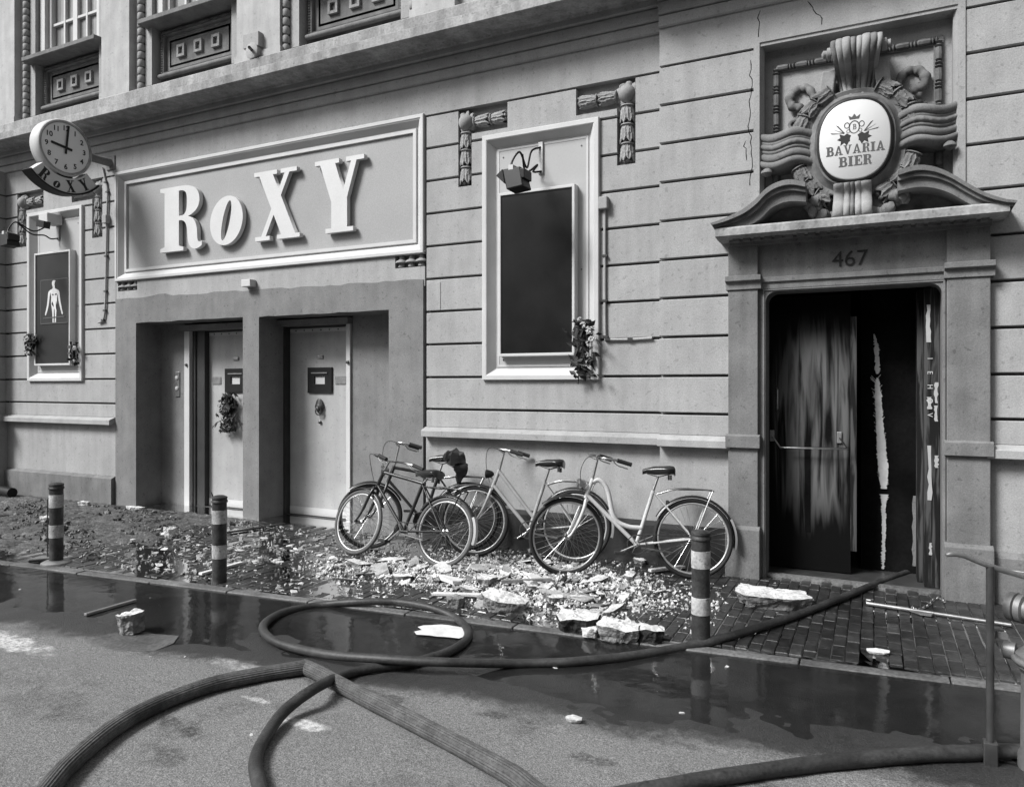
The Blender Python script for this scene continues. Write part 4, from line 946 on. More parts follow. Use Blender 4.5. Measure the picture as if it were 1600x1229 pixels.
# ================================================================= GROUND
def asphalt():
    m = bpy.data.materials.new('asphalt'); m.use_nodes = True; nt = m.node_tree; N = nt.nodes; L = nt.links; b = N['Principled BSDF']
    geo = N.new('ShaderNodeNewGeometry'); sep = N.new('ShaderNodeSeparateXYZ'); L.new(geo.outputs['Position'], sep.inputs[0])
    def ma(op, x, y=0.0, z=None):
        q = N.new('ShaderNodeMath'); q.operation = op
        for i, t in enumerate((x, y)):
            if isinstance(t, (int, float)): q.inputs[i].default_value = t
            else: L.new(t, q.inputs[i])
        return q.outputs[0]
    def noise(s, d=5):
        n = N.new('ShaderNodeTexNoise'); n.inputs['Scale'].default_value = s; n.inputs['Detail'].default_value = d; L.new(geo.outputs['Position'], n.inputs['Vector']); return n.outputs['Fac']
    def mr(x, a, c, lo, hi, smooth=False):
        r = N.new('ShaderNodeMapRange'); r.inputs['From Min'].default_value = a; r.inputs['From Max'].default_value = c; r.inputs['To Min'].default_value = lo; r.inputs['To Max'].default_value = hi
        if smooth: r.interpolation_type = 'SMOOTHSTEP'
        L.new(x, r.inputs['Value']); return r.outputs[0]
    X, Y = sep.outputs[0], sep.outputs[1]
    t = ma('SUBTRACT', ma('ADD', ma('MULTIPLY', X, .0946), -2.065), Y)          # metres from the kerb
    t = ma('ADD', t, ma('MULTIPLY', ma('SUBTRACT', noise(1.6, 3), .5), .38)); t = ma('ADD', t, ma('MULTIPLY', ma('SUBTRACT', noise(14, 4), .5), .22))
    wet = mr(t, 1.10, 1.34, 1.0, 0.0, True)
    base = ma('MULTIPLY', mr(noise(.9), .3, .7, .92, 1.08), .142)
    base = ma('MULTIPLY', base, mr(noise(150, 3), .34, .68, .55, 1.45)); base = ma('MULTIPLY', base, mr(noise(50, 3), .3, .7, .80, 1.20))
    vor = N.new('ShaderNodeTexVoronoi'); vor.inputs['Scale'].default_value = 120; L.new(geo.outputs['Position'], vor.inputs['Vector'])
    sp = ma('MULTIPLY', mr(vor.outputs['Distance'], .12, .06, 0, 1), mr(noise(7, 2), .44, .6, .1, 1)); base = ma('ADD', base, ma('MULTIPLY', sp, .30))
    grime = ma('MULTIPLY', mr(noise(2.2, 6), .56, .70, 0, .5), mr(noise(20, 4), .4, .6, .2, 1)); base = ma('MULTIPLY', base, ma('SUBTRACT', 1, grime))
    # plaster dust ground into the asphalt: two ragged smears
    for cx, cy, rx, ry, st in ((-5.45, -4.02, .75, .13, .55), (-2.55, -4.08, .18, .05, .5), (-3.45, -3.62, .35, .06, .35), (-3.0, -3.95, .12, .03, .35)):
        d = ma('ADD', ma('POWER', ma('ABSOLUTE', ma('DIVIDE', ma('SUBTRACT', X, cx), rx)), 2), ma('POWER', ma('ABSOLUTE', ma('DIVIDE', ma('SUBTRACT', Y, cy), ry)), 2))
        k = ma('MULTIPLY', mr(ma('ADD', d, mr(noise(9, 5), .3, .7, -.5, .7)), .3, 1.3, 1, 0, True), mr(noise(40, 3), .35, .6, .2, 1)); base = ma('ADD', base, ma('MULTIPLY', k, st * .6))
    for cx, cy, rx, ry, st in ((-3.05, -4.35, .22, .10, .6), (-2.9, -4.62, .16, .10, .5), (-2.45, -3.62, .30, .07, .6), (-1.75, -3.55, .22, .06, .6), (-1.15, -3.75, .16, .05, .5), (-.95, -3.42, .25, .06, .5), (-3.9, -4.5, .4, .2, .25), (-1.6, -4.4, .5, .2, .22), (-.45, -3.62, .22, .05, .5), (-4.6, -4.4, .5, .14, .25)):
        d = ma('ADD', ma('POWER', ma('ABSOLUTE', ma('DIVIDE', ma('SUBTRACT', X, cx), rx)), 2), ma('POWER', ma('ABSOLUTE', ma('DIVIDE', ma('SUBTRACT', Y, cy), ry)), 2))
        k = ma('MULTIPLY', mr(ma('ADD', d, mr(noise(8, 6), .3, .7, -.8, 1.0)), .2, 1.0, 1, 0, True), mr(noise(45, 4), .35, .6, .35, 1)); base = ma('MULTIPLY', base, ma('SUBTRACT', 1, ma('MULTIPLY', k, st)))
    base = ma('MULTIPLY', base, mr(wet, 0, 1, 1, .20)); L.new(base, b.inputs['Base Color'])
    L.new(mr(wet, 0, 1, .9, .42), b.inputs['Roughness']); L.new(mr(wet, 0, 1, .2, .5), b.inputs['Specular IOR Level'])
    bp = N.new('ShaderNodeBump'); bp.inputs['Strength'].default_value = .8; bp.inputs['Distance'].default_value = .006
    L.new(ma('ADD', noise(120, 3), ma('MULTIPLY', noise(50, 3), .6)), bp.inputs['Height']); L.new(bp.outputs[0], b.inputs['Normal'])
    return m
ASPH = asphalt()
def water():
    m = bpy.data.materials.new('standing_water'); m.use_nodes = True; nt = m.node_tree; N = nt.nodes; L = nt.links
    N.remove(N['Principled BSDF']); out = N['Material Output']
    fr = N.new('ShaderNodeFresnel'); fr.inputs['IOR'].default_value = 1.33
    tr = N.new('ShaderNodeBsdfTransparent'); tr.inputs[0].default_value = (.80, .80, .80, 1); gl = N.new('ShaderNodeBsdfGlossy'); gl.inputs['Roughness'].default_value = .015
    mx = N.new('ShaderNodeMixShader'); L.new(fr.outputs[0], mx.inputs[0]); df = N.new('ShaderNodeBsdfDiffuse'); df.inputs[0].default_value = (.022, .022, .022, 1); m2 = N.new('ShaderNodeMixShader'); L.new(tr.outputs[0], m2.inputs[1]); L.new(df.outputs[0], m2.inputs[2]); L.new(m2.outputs[0], mx.inputs[1]); L.new(gl.outputs[0], mx.inputs[2]); L.new(mx.outputs[0], out.inputs[0])
    geo = N.new('ShaderNodeNewGeometry'); n = N.new('ShaderNodeTexNoise'); n.inputs['Scale'].default_value = 9; n.inputs['Detail'].default_value = 5; L.new(geo.outputs['Position'], n.inputs['Vector'])
    n3 = N.new('ShaderNodeTexNoise'); n3.inputs['Scale'].default_value = 3.5; n3.inputs['Detail'].default_value = 7; L.new(geo.outputs['Position'], n3.inputs['Vector'])
    r3 = N.new('ShaderNodeMapRange'); r3.inputs['From Min'].default_value = .35; r3.inputs['From Max'].default_value = .7; r3.inputs['To Min'].default_value = .25; r3.inputs['To Max'].default_value = .85; L.new(n3.outputs['Fac'], r3.inputs['Value']); L.new(r3.outputs[0], m2.inputs[0])
    r4 = N.new('ShaderNodeMapRange'); r4.inputs['From Min'].default_value = .4; r4.inputs['From Max'].default_value = .75; r4.inputs['To Min'].default_value = .02; r4.inputs['To Max'].default_value = .12; L.new(n3.outputs['Fac'], r4.inputs['Value']); L.new(r4.outputs[0], gl.inputs['Roughness'])
    bp = N.new('ShaderNodeBump'); bp.inputs['Strength'].default_value = .14; bp.inputs['Distance'].default_value = .012; L.new(n.outputs['Fac'], bp.inputs['Height'])
    L.new(bp.outputs[0], gl.inputs['Normal']); return m
WATER = water()
# road: one sheet, fine near the camera
def sheet(xs, ys, zf): 
    v = [(x, y, zf(x, y)) for y in ys for x in xs]; n = len(xs)
    f = [(j * n + i, j * n + i + 1, (j + 1) * n + i + 1, (j + 1) * n + i) for j in range(len(ys) - 1) for i in range(n - 1)]
    return v, f
xs = [-120, -60, -30, -16] + [-14 + .2 * i for i in range(30)] + [-8 + .05 * i for i in range(220)] + [3.2, 4, 8, 20, 60, 120]
ts = [-.1 + .035 * i for i in range(58)] + [2 + .1 * i for i in range(32)] + [6, 7, 8]
v = []; n = len(xs)
for t in ts:
    for x in xs: y = YK(max(-16, min(4, x))) - t; v.append((x, y, roadz(max(-16, min(4, x)), y)))
f = [(j * n + i, j * n + i + 1, (j + 1) * n + i + 1, (j + 1) * n + i) for j in range(len(ts) - 1) for i in range(n - 1)]
tag(MB().add(v, f).build('road', ASPH, None, smooth=60), kind='structure')
# unseen behind the camera: quay and dark canal, added to lessen ground bounce
QY = YK(-6) - 8.05
q = MB(); q.box(-120, 120, QY - .35, QY + .45, -2.2, .12); tag(q.build('quay', KERB, None, bevel=.01), kind='structure')
CANAL = mat('canal_water', .012, .08, .2, .5, 0, 60, .25, 3, spec=.4, bdist=.05)
tag(MB().box(-120, 120, -28.9, QY - .3, -2.0, -1.2).build('canal', CANAL, None), kind='structure')
# gutter water lying on the road along the kerb
v = []; xw = [-16 + .5 * i for i in range(40)]
for x in xw: v += [(x, YK(x) + .02, -.0135), (x, YK(x) - 1.6, -.0135)]
f = [(2 * i, 2 * i + 1, 2 * i + 3, 2 * i + 2) for i in range(len(xw) - 1)]
tag(MB().add(v, f).build('puddle', WATER, None), kind='structure')
# kerb
KB = tag(bpy.data.objects.new('kerb', None), kind='structure'); COL.objects.link(KB); WLOC['kerb'] = Vector((0, 0, 0))
x = -15.0; rd = random.Random(8)
while x < 3.5:
    l = rd.uniform(.78, 1.0); a, b = x, x + l - .008; dz = rd.uniform(-.004, .003)
    p = [(a, YK(a) + .015), (b, YK(b) + .015), (b, YK(b) + .125), (a, YK(a) + .125)]
    MB().prism_z(p, -.2, -.003 + dz).build('kerb_stone', KERB, KB, bevel=.008); x += l
# pavement: bed plus clinkers; the 300 nearest ones that can be picked apart are objects of their own
PV = MB()
v = []; xv = [-60, -30] + [-16 + i for i in range(20)] + [6, 30, 60]
for x in xv: xx = max(-16, min(4, x)); v += [(x, YK(xx) + .12, -.03), (x, .7, -.03)]
PV.add(v, [(2 * i, 2 * i + 1, 2 * i + 3, 2 * i + 2) for i in range(len(xv) - 1)])
PAV = tag(PV.build('pavement', MUD, None), kind='structure')
bl, bw_ = .205, .081; cells = []
i = 0; x = -11.5
while x < 1.9:
    y = -.13 + (bl / 2 if i % 2 else 0); y = .56 if False else y
    ys_ = []
    while y > YK(x) + .14:
        y0 = max(y - bl, YK(x + bw_) + .128)
        if y - y0 > .012: cells.append((x, y0, y))
        y -= bl
    x += bw_; i += 1
def show(c):                                             # how large a clinker shows from the camera
    px, py = c[0] + .04, (c[1] + c[2]) / 2
    if px > 1.25 or px < -3: return -1
    if px < -1.9: return -1
    return 1 / ((px) ** 2 + (py + D) ** 2)
order = sorted(range(len(cells)), key=lambda k: -show(cells[k])); near = set(order[:300])
g = .0045; variants = {}
bulk = MB()
for k, (x, y0, y1) in enumerate(cells):
    px, py = x + .04, (y0 + y1) / 2; r = random.Random(k * 7 + 1); z = pavez(px, py) + r.uniform(-.003, .003)
    if k in near:
        key = (round(y1 - y0, 3), k % 3)
        if key not in variants:
            w, l, c = (bw_ - g) / 2, (y1 - y0 - g) / 2, .006; rr_ = random.Random(key[1] + 3)
            mb = MB(); o = [rr_.uniform(-.003, .003) for _ in range(8)]
            A = [(-w, -l, -.035), (w, -l, -.035), (w, l, -.035), (-w, l, -.035)]; B_ = [(-w, -l, -c), (w, -l, -c), (w, l, -c), (-w, l, -c)]
            C_ = [(-w + c + o[0], -l + c + o[1], 0), (w - c + o[2], -l + c + o[3], 0), (w - c + o[4], l - c + o[5], 0), (-w + c + o[6], l - c + o[7], 0)]
            mb.add(A + B_ + C_, [(0, 1, 5, 4), (1, 2, 6, 5), (2, 3, 7, 6), (3, 0, 4, 7), (4, 5, 9, 8), (5, 6, 10, 9), (6, 7, 11, 10), (7, 4, 8, 11), (8, 9, 10, 11), (3, 2, 1, 0)])
            variants[key] = mb.mesh('brick'); variants[key].materials.append((BRICK, BRICK2, BRICK)[key[1]])
        o = bpy.data.objects.new('brick', variants[key]); COL.objects.link(o); o.parent = PAV; o.location = Vector((px, py, z)) - WLOC[PAV.name]; o.rotation_euler = (r.uniform(-.02, .02), r.uniform(-.02, .02), r.uniform(-.015, .015))
    else:
        tx, ty = r.uniform(-.025, .025), r.uniform(-.02, .02); a0, a1, b0, b1 = x + g / 2, x + bw_ - g / 2, y0 + g / 2, y1 - g / 2; c = .005
        bt = [(a0, b0, -.035), (a1, b0, -.035), (a1, b1, -.035), (a0, b1, -.035)]; md = [(p[0], p[1], z - c) for p in bt]
        tp = [(a0 + c, b0 + c), (a1 - c, b0 + c), (a1 - c, b1 - c), (a0 + c, b1 - c)]; tp = [(p, q, z + tx * (p - px) + ty * (q - py)) for p, q in tp]
        bulk.add(bt + md + tp, [(0, 1, 5, 4), (1, 2, 6, 5), (2, 3, 7, 6), (3, 0, 4, 7), (4, 5, 9, 8), (5, 6, 10, 9), (6, 7, 11, 10), (7, 4, 8, 11), (8, 9, 10, 11)])
tag(bulk.build('bricks', BRICK, PAV, fix=False), kind='stuff')
# water standing on the pavement before the doors and along the kerb
v = []; xw = [-9.6 + .25 * i for i in range(int(11.2 / .25))]
for x in xw: v += [(x, YK(x) + .10, -.0015), (x, .44 if (o1[0] < x < o1[1] or o2[0] < x < o2[1]) else -.07, -.0015)]
tag(MB().add(v, [(2 * i, 2 * i + 1, 2 * i + 3, 2 * i + 2) for i in range(len(xw) - 1)]).build('puddle', WATER, None), kind='structure')
# step in the recesses
tag(MB().box(XA, XB, -.1, .6, -.2, -.006).build('recess_floor', IRON, BLD))
# trodden mud at the left with tyre ridges
def mudz(x, y):
    e = min(1, max(0, (-6.3 - x + .5 * hsh(x * .9, y * 2)) / 1.3)) * min(1, max(0, (y - YK(x) - .16) / .3))
    r = .012 + .008 * hsh(x * 2.2, y * 3.1) + 0.024 * max(-.3, mnoise.fractal(Vector((x * 5, y * 7, 1)), .9, 2.1, 4))
    s = max(0, min(1, 1.6 * mnoise.noise(Vector((x * .7 - y * .5, y * 1.4, 5))) + .3))
    ridge = .013 * s * max(0, sin((y * cos(.22) - x * sin(.22)) * 105))
    return -.02 + e * (.016 + r * (1 - .6 * s) + ridge)
xs = [-11.9 + .022 * i for i in range(258)]; ys = [YK(-9) + .016 * i for i in range(180)]
ys = [y for y in ys if y < -.06]
v, f = sheet(xs, ys, mudz)
tag(MB().add(v, f).build('mud', MUD, None, smooth=60, fix=False), 'churned mud with tyre ridges over the paving left of the doors', kind='stuff')
# ================================================================= FIRE HOSES
def hose(px, rad, name, lab, m, ribs=0, lift=None, n=14, z_add=0.0):
    pts = []
    for i, (x, y) in enumerate(px):
        z = rad * .95; p = G(x, y, z); zz = (roadz(p.x, p.y) if p.y < YK(p.x) else 0.004) + rad * .95 + (lift.get(i, 0) if lift else 0)
        pts.append(G(x, y, zz))
    c = catmull(pts, 12)
    if ribs: rf = lambda a, k, i: 1 + .032 * (1 if k % 2 else -1) + .02 * sin(i * .23)
    else: rf = lambda a, k, i: 1 + .02 * sin(i * .31 + a) + .02 * sin(i * .083 + 2 * a) - (.05 * max(0, sin(i * .05 + 1)) if abs(cos(a)) > .8 else 0)
    return MB().tube(c, rad, n, rf=rf, flat=.93)
a = hose([(-420, 1900), (-160, 1530), (-40, 1375), (60, 1250), (110, 1192), (180, 1135), (250, 1098), (330, 1069), (400, 1054), (455, 1045), (476, 1042)], .043, '', '', HOSEB, 1, n=44)
b = hose([(474, 1040), (500, 1052), (560, 1084), (640, 1124), (720, 1166), (800, 1210), (840, 1240), (900, 1275), (1080, 1390), (1300, 1540), (1600, 1760)], .043, '', '', HOSEB, 1, n=44)
a.add(b.v, b.f)
tag(a.build('fire_hose', HOSEB, None, smooth=25), 'thick ribbed canvas fire hose with a sharp kink, lying on dry asphalt', 'hose')
h2 = [(1470, 874), (1420, 893), (1380, 907), (1330, 927), (1270, 951), (1200, 975), (1130, 996), (1060, 1012), (980, 1025), (900, 1033), (800, 1036), (700, 1034), (600, 1029), (520, 1023), (460, 1012), (424, 998), (411, 982), (420, 968), (450, 954), (500, 945), (560, 940), (620, 940), (670, 948), (710, 964), (731, 985), (725, 1003), (700, 1018), (670, 1028), (640, 1036), (590, 1042), (540, 1053), (490, 1076), (445, 1110), (412, 1155), (399, 1190), (404, 1222), (415, 1250), (470, 1330), (560, 1430), (700, 1600)]
tag(hose(h2, .030, '', '', HOSE, 0, {11: .045, 12: .05, 13: .02, 29: .0, 31: .07, 32: .03}, n=16).build('fire_hose', HOSE, None, smooth=60), 'slim dark rubber hose looping out of the burnt doorway across the puddle', 'hose')
h3 = [(300, 1640), (520, 1420), (700, 1320), (850, 1270), (960, 1243), (1040, 1228), (1140, 1211), (1240, 1197), (1340, 1186), (1440, 1178), (1530, 1174), (1600, 1173), (1700, 1176)]
tag(hose(h3, .036, '', '', HOSE, 0, n=16).build('fire_hose', HOSE, None, smooth=60), 'smooth dark hose running to the hydrant standpipe', 'hose')
# ================================================================= BOLLARDS
def bollard(px, base, topy, lab, foot, cap):
    p = G(px, base); sc = (base - HY) / 1.7; h = (base - topy) / sc; r = .06
    b = thing('bollard', lab, 'bollard', tuple(p), 'striped bollards along the kerb')
    MB().tube([(p.x, p.y, -.05), (p.x, p.y, h - .03)], r, 28).build('post', BOLD, b, smooth=40)
    MB().lathe([(r + .001, 0), (r + .008, .004), (r + .008, .018), (r + .002, .024), (r + .002, .034), (r + .006, .038), (r + .004, .05), (r - .02, .062), (.005, .066)], (p.x, p.y, h - .066), n=28).build('cap', BOLD, b, smooth=50)
    for (y0, y1) in cap:
        za, zb = (base - y1) / sc, (base - y0) / sc
        MB().lathe([(r - .002, 0), (r + .0025, .001), (r + .0025, zb - za - .001), (r - .002, zb - za)], (p.x, p.y, za), n=28).build('white_band', BOLW, b, smooth=40)
    if foot:
        MB().lathe([(.13, 0), (.13, .015), (.10, .03), (.062, .035)], (p.x, p.y, -.005), n=28).build('base_collar', STEEL, b, smooth=40)
        MB().tube([(p.x - .065, p.y - .01, h - .13), (p.x - .10, p.y - .02, h - .17), (p.x - .105, p.y - .02, .25), (p.x - .10, p.y - .02, .05)], .006, 6).build('chain', IRON, b)
    else: MB().tube([(p.x - .06, p.y, h - .05), (p.x - .09, p.y - .01, h + .02)], .006, 6).build('hook', IRON, b)
bollard(88, 879, 753, 'striped bollard with base collar standing by the churned mud', True, [(772, 792), (819, 839)])
bollard(343, 909, 773, 'striped bollard standing before the middle pier of the twin doors', False, [(796, 817), (850, 871)])
bollard(1095, 1004, 827, 'striped bollard standing before the cream bicycle rear wheel', False, [(859, 886), (931, 958)])
# ================================================================= HYDRANT, KEY AND BAR
hb = G(1643, 1200, .0); HS = thing('hydrant_standpipe', 'grey alloy hydrant standpipe with hose outlets on the wet road', 'standpipe', tuple(hb))
k = 340.0
def hz(y): return (1200 - y) / k
MB().lathe([(.125, -.05), (.125, .04), (.115, .06), (.112, hz(1060)), (.135, hz(1050)), (.135, hz(1032)), (.115, hz(1028)), (.09, hz(1015)), (.085, hz(930)), (.06, hz(925)), (.06, hz(918))], hb, n=28).build('barrel', CASTAL, HS, smooth=35)
zo_ = hz(970)
MB().lathe([(.05, 0), (.05, .10), (.066, .105), (.066, .13), (.05, .135), (.066, .14), (.066, .17), (.03, .172)], (hb.x, hb.y, zo_), (-.82, .57, 0), 20).build('outlet', CASTAL, HS, smooth=35)
MB().lathe([(.05, 0), (.05, .10), (.066, .105), (.066, .16), (.03, .162)], (hb.x, hb.y, zo_), (.9, -.4, 0), 20).build('outlet', CASTAL, HS, smooth=35)
MB().obox((hb.x, hb.y, hz(912)), (.16, -.05, 0), (.006, .02, 0), (0, 0, .012)).build('valve_handle', CASTAL, HS, bevel=.004)
for s in (-1, 1): MB().lathe([(.02, -.03), (.04, -.025), (.04, .02), (.015, .03)], (hb.x + s * .15, hb.y - s * .05, hz(1035)), (s, -.3 * s, 0), 12).build('lug', CASTAL, HS, smooth=40)
MB().tube([(hb.x + .135 * cos(a), hb.y + .135 * sin(a), hz(1041)) for a in [2 * pi * i / 20 for i in range(20)]], .016, 8, closed=True).build('collar_ring', CASTAL, HS, smooth=50)
kb = G(1547, 1188, 0); KY = thing('hydrant_key', 'tall dark iron hydrant key with T handle standing upright on the road', 'hydrant key', tuple(kb))
kh = (1188 - 884) / ((1188 - HY) / 1.7)
MB().tube([(kb.x, kb.y, -.02), (kb.x, kb.y, kh)], .0165, 12).build('shaft', IRON, KY, smooth=50)
MB().box(kb.x - .028, kb.x + .028, kb.y - .028, kb.y + .028, -.02, .09).build('socket', IRON, KY, bevel=.005)
f_ = (kb + Vector((0, D, 0))).length
dirx = Vector((CT, ST, 0)); sc = (1188 - HY) / 1.7
hp = [kb + dirx * ((x - 1547) / sc) + Vector((0, 0, (1188 - y) / sc)) for x, y in ((1478, 867), (1488, 865), (1505, 867), (1522, 874), (1547, 884), (1575, 893), (1610, 903), (1640, 912))]
MB().tube(catmull(hp, 4), [.008, .009, .011] + [.0125] * 24 + [.011, .009], 10).build('handle_bar', STEEL, KY, smooth=50)
b0, b1 = G(1354, 942, .02), G(1580, 976, .02); LB = thing('iron_bar', 'long iron hook bar with a chain lying on the clinker paving', 'bar', tuple((b0 + b1) / 2))
MB().tube([b0, b0.lerp(b1, .3), b0.lerp(b1, .32), b1], [.016, .016, .014, .013], 10).build('rod', STEEL, LB, smooth=50)
MB().tube([b0 + Vector((.02, 0, 0)), b0 + Vector((0, .02, 0)), b0 + Vector((0, .03, .02)), b0 + Vector((.03, .02, .02))], .008, 8).build('hook_end', STEEL, LB, smooth=50)
c = b0.lerp(b1, .40); d = (b1 - b0).normalized(); q = Vector((-d.y, d.x, 0))
MB().add([c - d * .09 + Vector((0, 0, .006)), c + d * .09 + Vector((0, 0, .006)), c + d * .07 - q * .07 + Vector((0, 0, .004)), c - q * .07 + Vector((0, 0, .004)), c - d * .09 + Vector((0, 0, -.008)), c + d * .09 + Vector((0, 0, -.008)), c + d * .07 - q * .07 + Vector((0, 0, -.008)), c - q * .07 + Vector((0, 0, -.008))], [(0, 1, 2, 3), (7, 6, 5, 4), (0, 4, 5, 1), (1, 5, 6, 2), (2, 6, 7, 3), (3, 7, 4, 0)]).build('flange_plate', STEEL, LB)
cp = [G(x, y, .014) for x, y in ((1425, 948), (1432, 953), (1443, 949), (1452, 944), (1458, 937), (1468, 934), (1476, 940))]
cp = catmull(cp, 3)
for i in range(len(cp) - 1):
    a, b = cp[i], cp[i + 1]; t = (b - a).normalized(); u = Vector((-t.y, t.x, 0)) if i % 2 else Vector((0, 0, 1)); m_ = (a + b) / 2; l = (b - a).length * .75
    MB().tube([m_ + t * (l * cos(w)) + u * (.011 * sin(w)) + Vector((0, 0, .0)) for w in [2 * pi * j / 10 for j in range(10)]], .004, 5, closed=True).build('chain_link', STEEL, LB)
# ================================================================= BICYCLES (local: rear hub at x = 0, front towards -x, wall side +y)
def wheel(parent, hx, R, tyre, rim, name, pre=None):
    w = bpy.data.objects.new(name, None); COL.objects.link(w); w.parent = parent; w.matrix_local = (pre or Matrix()) @ Matrix.Translation((hx, 0, R))
    def circ(r, n=48, y=0): return [(r * cos(2 * pi * i / n), y, r * sin(2 * pi * i / n)) for i in range(n)]
    MB().tube(circ(R - .018), .018, 8, closed=True).build('tyre', tyre, w, smooth=60, local=True)
    MB().tube(circ(R - .043), .010, 8, closed=True, flat=1.0).build('rim', rim, w, smooth=60, local=True)
    mb = MB(); ns = 32
    for i in range(ns):
        a = 2 * pi * i / ns; s = 1 if i % 2 else -1; b = a + (.55 if (i // 2) % 2 else -.55)
        mb.tube([((R - .045) * cos(a), 0, (R - .045) * sin(a)), (.022 * cos(b), s * .03, .022 * sin(b))], .0013, 4, cap=False)
    mb.build('spokes', CHROME, w, local=True)
    MB().lathe([(.010, -.055), (.010, -.04), (.026, -.036), (.026, -.028), (.016, -.024), (.016, .024), (.026, .028), (.026, .036), (.010, .04), (.010, .055)], (0, 0, 0), (0, 1, 0), 12).build('hub', CHROME, w, smooth=40, local=True)
    return w
def fender(parent, hx, R, a0, a1, m, light=None, pr=None, turn=0):
    n = 22; v = []; f = []; sec = [(-.027, -.010), (-.02, .006), (0, .012), (.02, .006), (.027, -.010), (.018, .002), (0, .008), (-.018, .002)]
    for i in range(n + 1):
        a = radians(a0 + (a1 - a0) * i / n)
        for (y, d) in sec:
            r = R + .016 + d; v.append((r * cos(a), y, r * sin(a)))
    k = len(sec)
    for i in range(n):
        for j in range(k): l = (j + 1) % k; f.append((i * k + j, i * k + l, (i + 1) * k + l, (i + 1) * k + j))
    f += [tuple(range(k)), tuple(n * k + j for j in reversed(range(k)))]
    o = MB().add(v, f).build('mudguard', m, parent, smooth=50, local=True); o.location = (hx, 0, R); o.rotation_euler = (0, 0, turn)
    return o
def bike(name_lab, pf, pr, lean, style, R, FR, TY, RM, FEN, fend_light, steer=0.0, rack=True, bag=False, guard=True, lampm=None, group='bicycles leaning against the wall', seat_h=.94, bar_h=1.05, lamp=True, tick=1.0):
    P0, P1 = Vector(pr), Vector(pf); wb = (P1 - P0).length; d = (P1 - P0).normalized()      # rear to front
    ang = math.atan2(-d.y, -d.x)                                  # local +x points front to rear
    root = thing('bicycle', name_lab, 'bicycle', tuple(P0), group)
    M = Matrix.Translation(P0) @ Matrix.Rotation(ang, 4, 'Z') @ Matrix.Rotation(-lean, 4, 'X')
    root.matrix_world = M
    wb_ = wb
    fh = Vector((-wb_, 0, R)); hb_ = Vector((-wb_ + .17, 0, .685)); ht = Vector((-wb_ + .235, 0, .86)); st = Vector((-wb_ + .275, 0, bar_h - .02)); bb = Vector((-wb_ * .445, 0, .29)); sc_ = Vector((-.325 * wb_ + .02, 0, .76)); sd = Vector((-.265 * wb_, 0, seat_h)); rh = Vector((0, 0, R))
    def T(pts, r, nm, m, par=root, n=10, **k): return MB().tube(pts, r, n, **k).build(nm, m, par, smooth=50, local=True)
    wheel(root, 0, R, TY, RM, 'wheel'); 
    fr = bpy.data.objects.new('frame', None); COL.objects.link(fr); fr.parent = root
    T([hb_, ht], .019, 'head_tube', FR, fr)
    T([bb, sc_ + (sd - sc_) * .0], .0175, 'seat_tube', FR, fr)
    if style == 'lady':
        T(catmull([ht - Vector((0, 0, .03)), ht + Vector((.06, 0, -.015)), ht + Vector((.13, 0, -.10)), Vector((-wb_ * .62, 0, .52)), Vector((-wb_ * .52, 0, .445)), bb.lerp(sc_, .30)], 6), .021, 'top_tube', FR, fr)
        T([hb_ + Vector((.01, 0, .03)), bb], .0185, 'down_tube', FR, fr)
    elif style == 'mixte':
        for y in (-.0,): T([ht - Vector((0, 0, .02)), bb.lerp(sc_, .26)], .019, 'top_tube', FR, fr)
        T([hb_ + Vector((.01, 0, .02)), bb], .019, 'down_tube', FR, fr)
    else:
        T([ht - Vector((0, 0, .02)), sc_], .0165, 'top_tube', FR, fr); T([hb_ + Vector((.01, 0, .02)), bb], .0155, 'down_tube', FR, fr)
    for y in (-.045, .045):
        T([bb + Vector((.03, y * .6, 0)), rh + Vector((0, y * 1.2, 0))], .009, 'chain_stay', FR, fr); T([sc_ + Vector((.01, y * .4, -.02)), rh + Vector((0, y * 1.2, 0))], .008, 'seat_stay', FR, fr)
    T([sc_, sd - Vector((0, 0, .05))], .012, 'seat_post', CHROME, fr)
    MB().lathe([(.022, -.04), (.022, .04)], bb, (0, 1, 0), 12).build('bottom_bracket', FR, fr, local=True)
    # steering assembly turns about the head tube
    stg = bpy.data.objects.new('steering', None); COL.objects.link(stg); stg.parent = root
    axis = (ht - hb_).normalized(); stg.matrix_local = Matrix.Translation(hb_) @ Matrix.Rotation(steer, 4, axis) @ Matrix.Translation(-hb_)
    wheel(root, fh.x, R, TY, RM, 'wheel', Matrix.Translation(hb_) @ Matrix.Rotation(steer, 4, axis) @ Matrix.Translation(-hb_))
    for y in (-.05, .05):
        T(catmull([hb_ + Vector((-.005, y * .6, -.01)), hb_ + Vector((-.03, y, -.09)), hb_.lerp(fh, .62) + Vector((.025, y, 0)), fh + Vector((.035, y, .035)), fh + Vector((0, y, 0))], 4), [.016] * 5 + [.0145] * 4 + [.011] * 8, 'fork_blade', FR, stg)
    T([hb_ + Vector((0, -.05, -.012)), hb_ + Vector((0, .05, -.012))], .014, 'fork_crown', FR, stg)
    T([ht, st], .0115, 'stem', CHROME, stg)
    for s in (-1, 1):
        b = catmull([st, st + Vector((-.03, s * .10, .02)), st + Vector((-.01, s * .21, .03)), st + Vector((.10, s * .255, .015)), st + Vector((.17, s * .265, -.005))], 5)
        T(b, .0105, 'handlebar', CHROME, stg, n=8)
        T([st + Vector((.10, s * .255, .015)), st + Vector((.225, s * .272, -.022))], 0.0185, 'grip', RUBBER, stg)
        T(catmull([st + Vector((.07, s * .235, .01)), st + Vector((.11, s * .235, -.03)), st + Vector((.20, s * .25, -.06))], 4), .005, 'brake_lever', CHROME, stg, n=6)
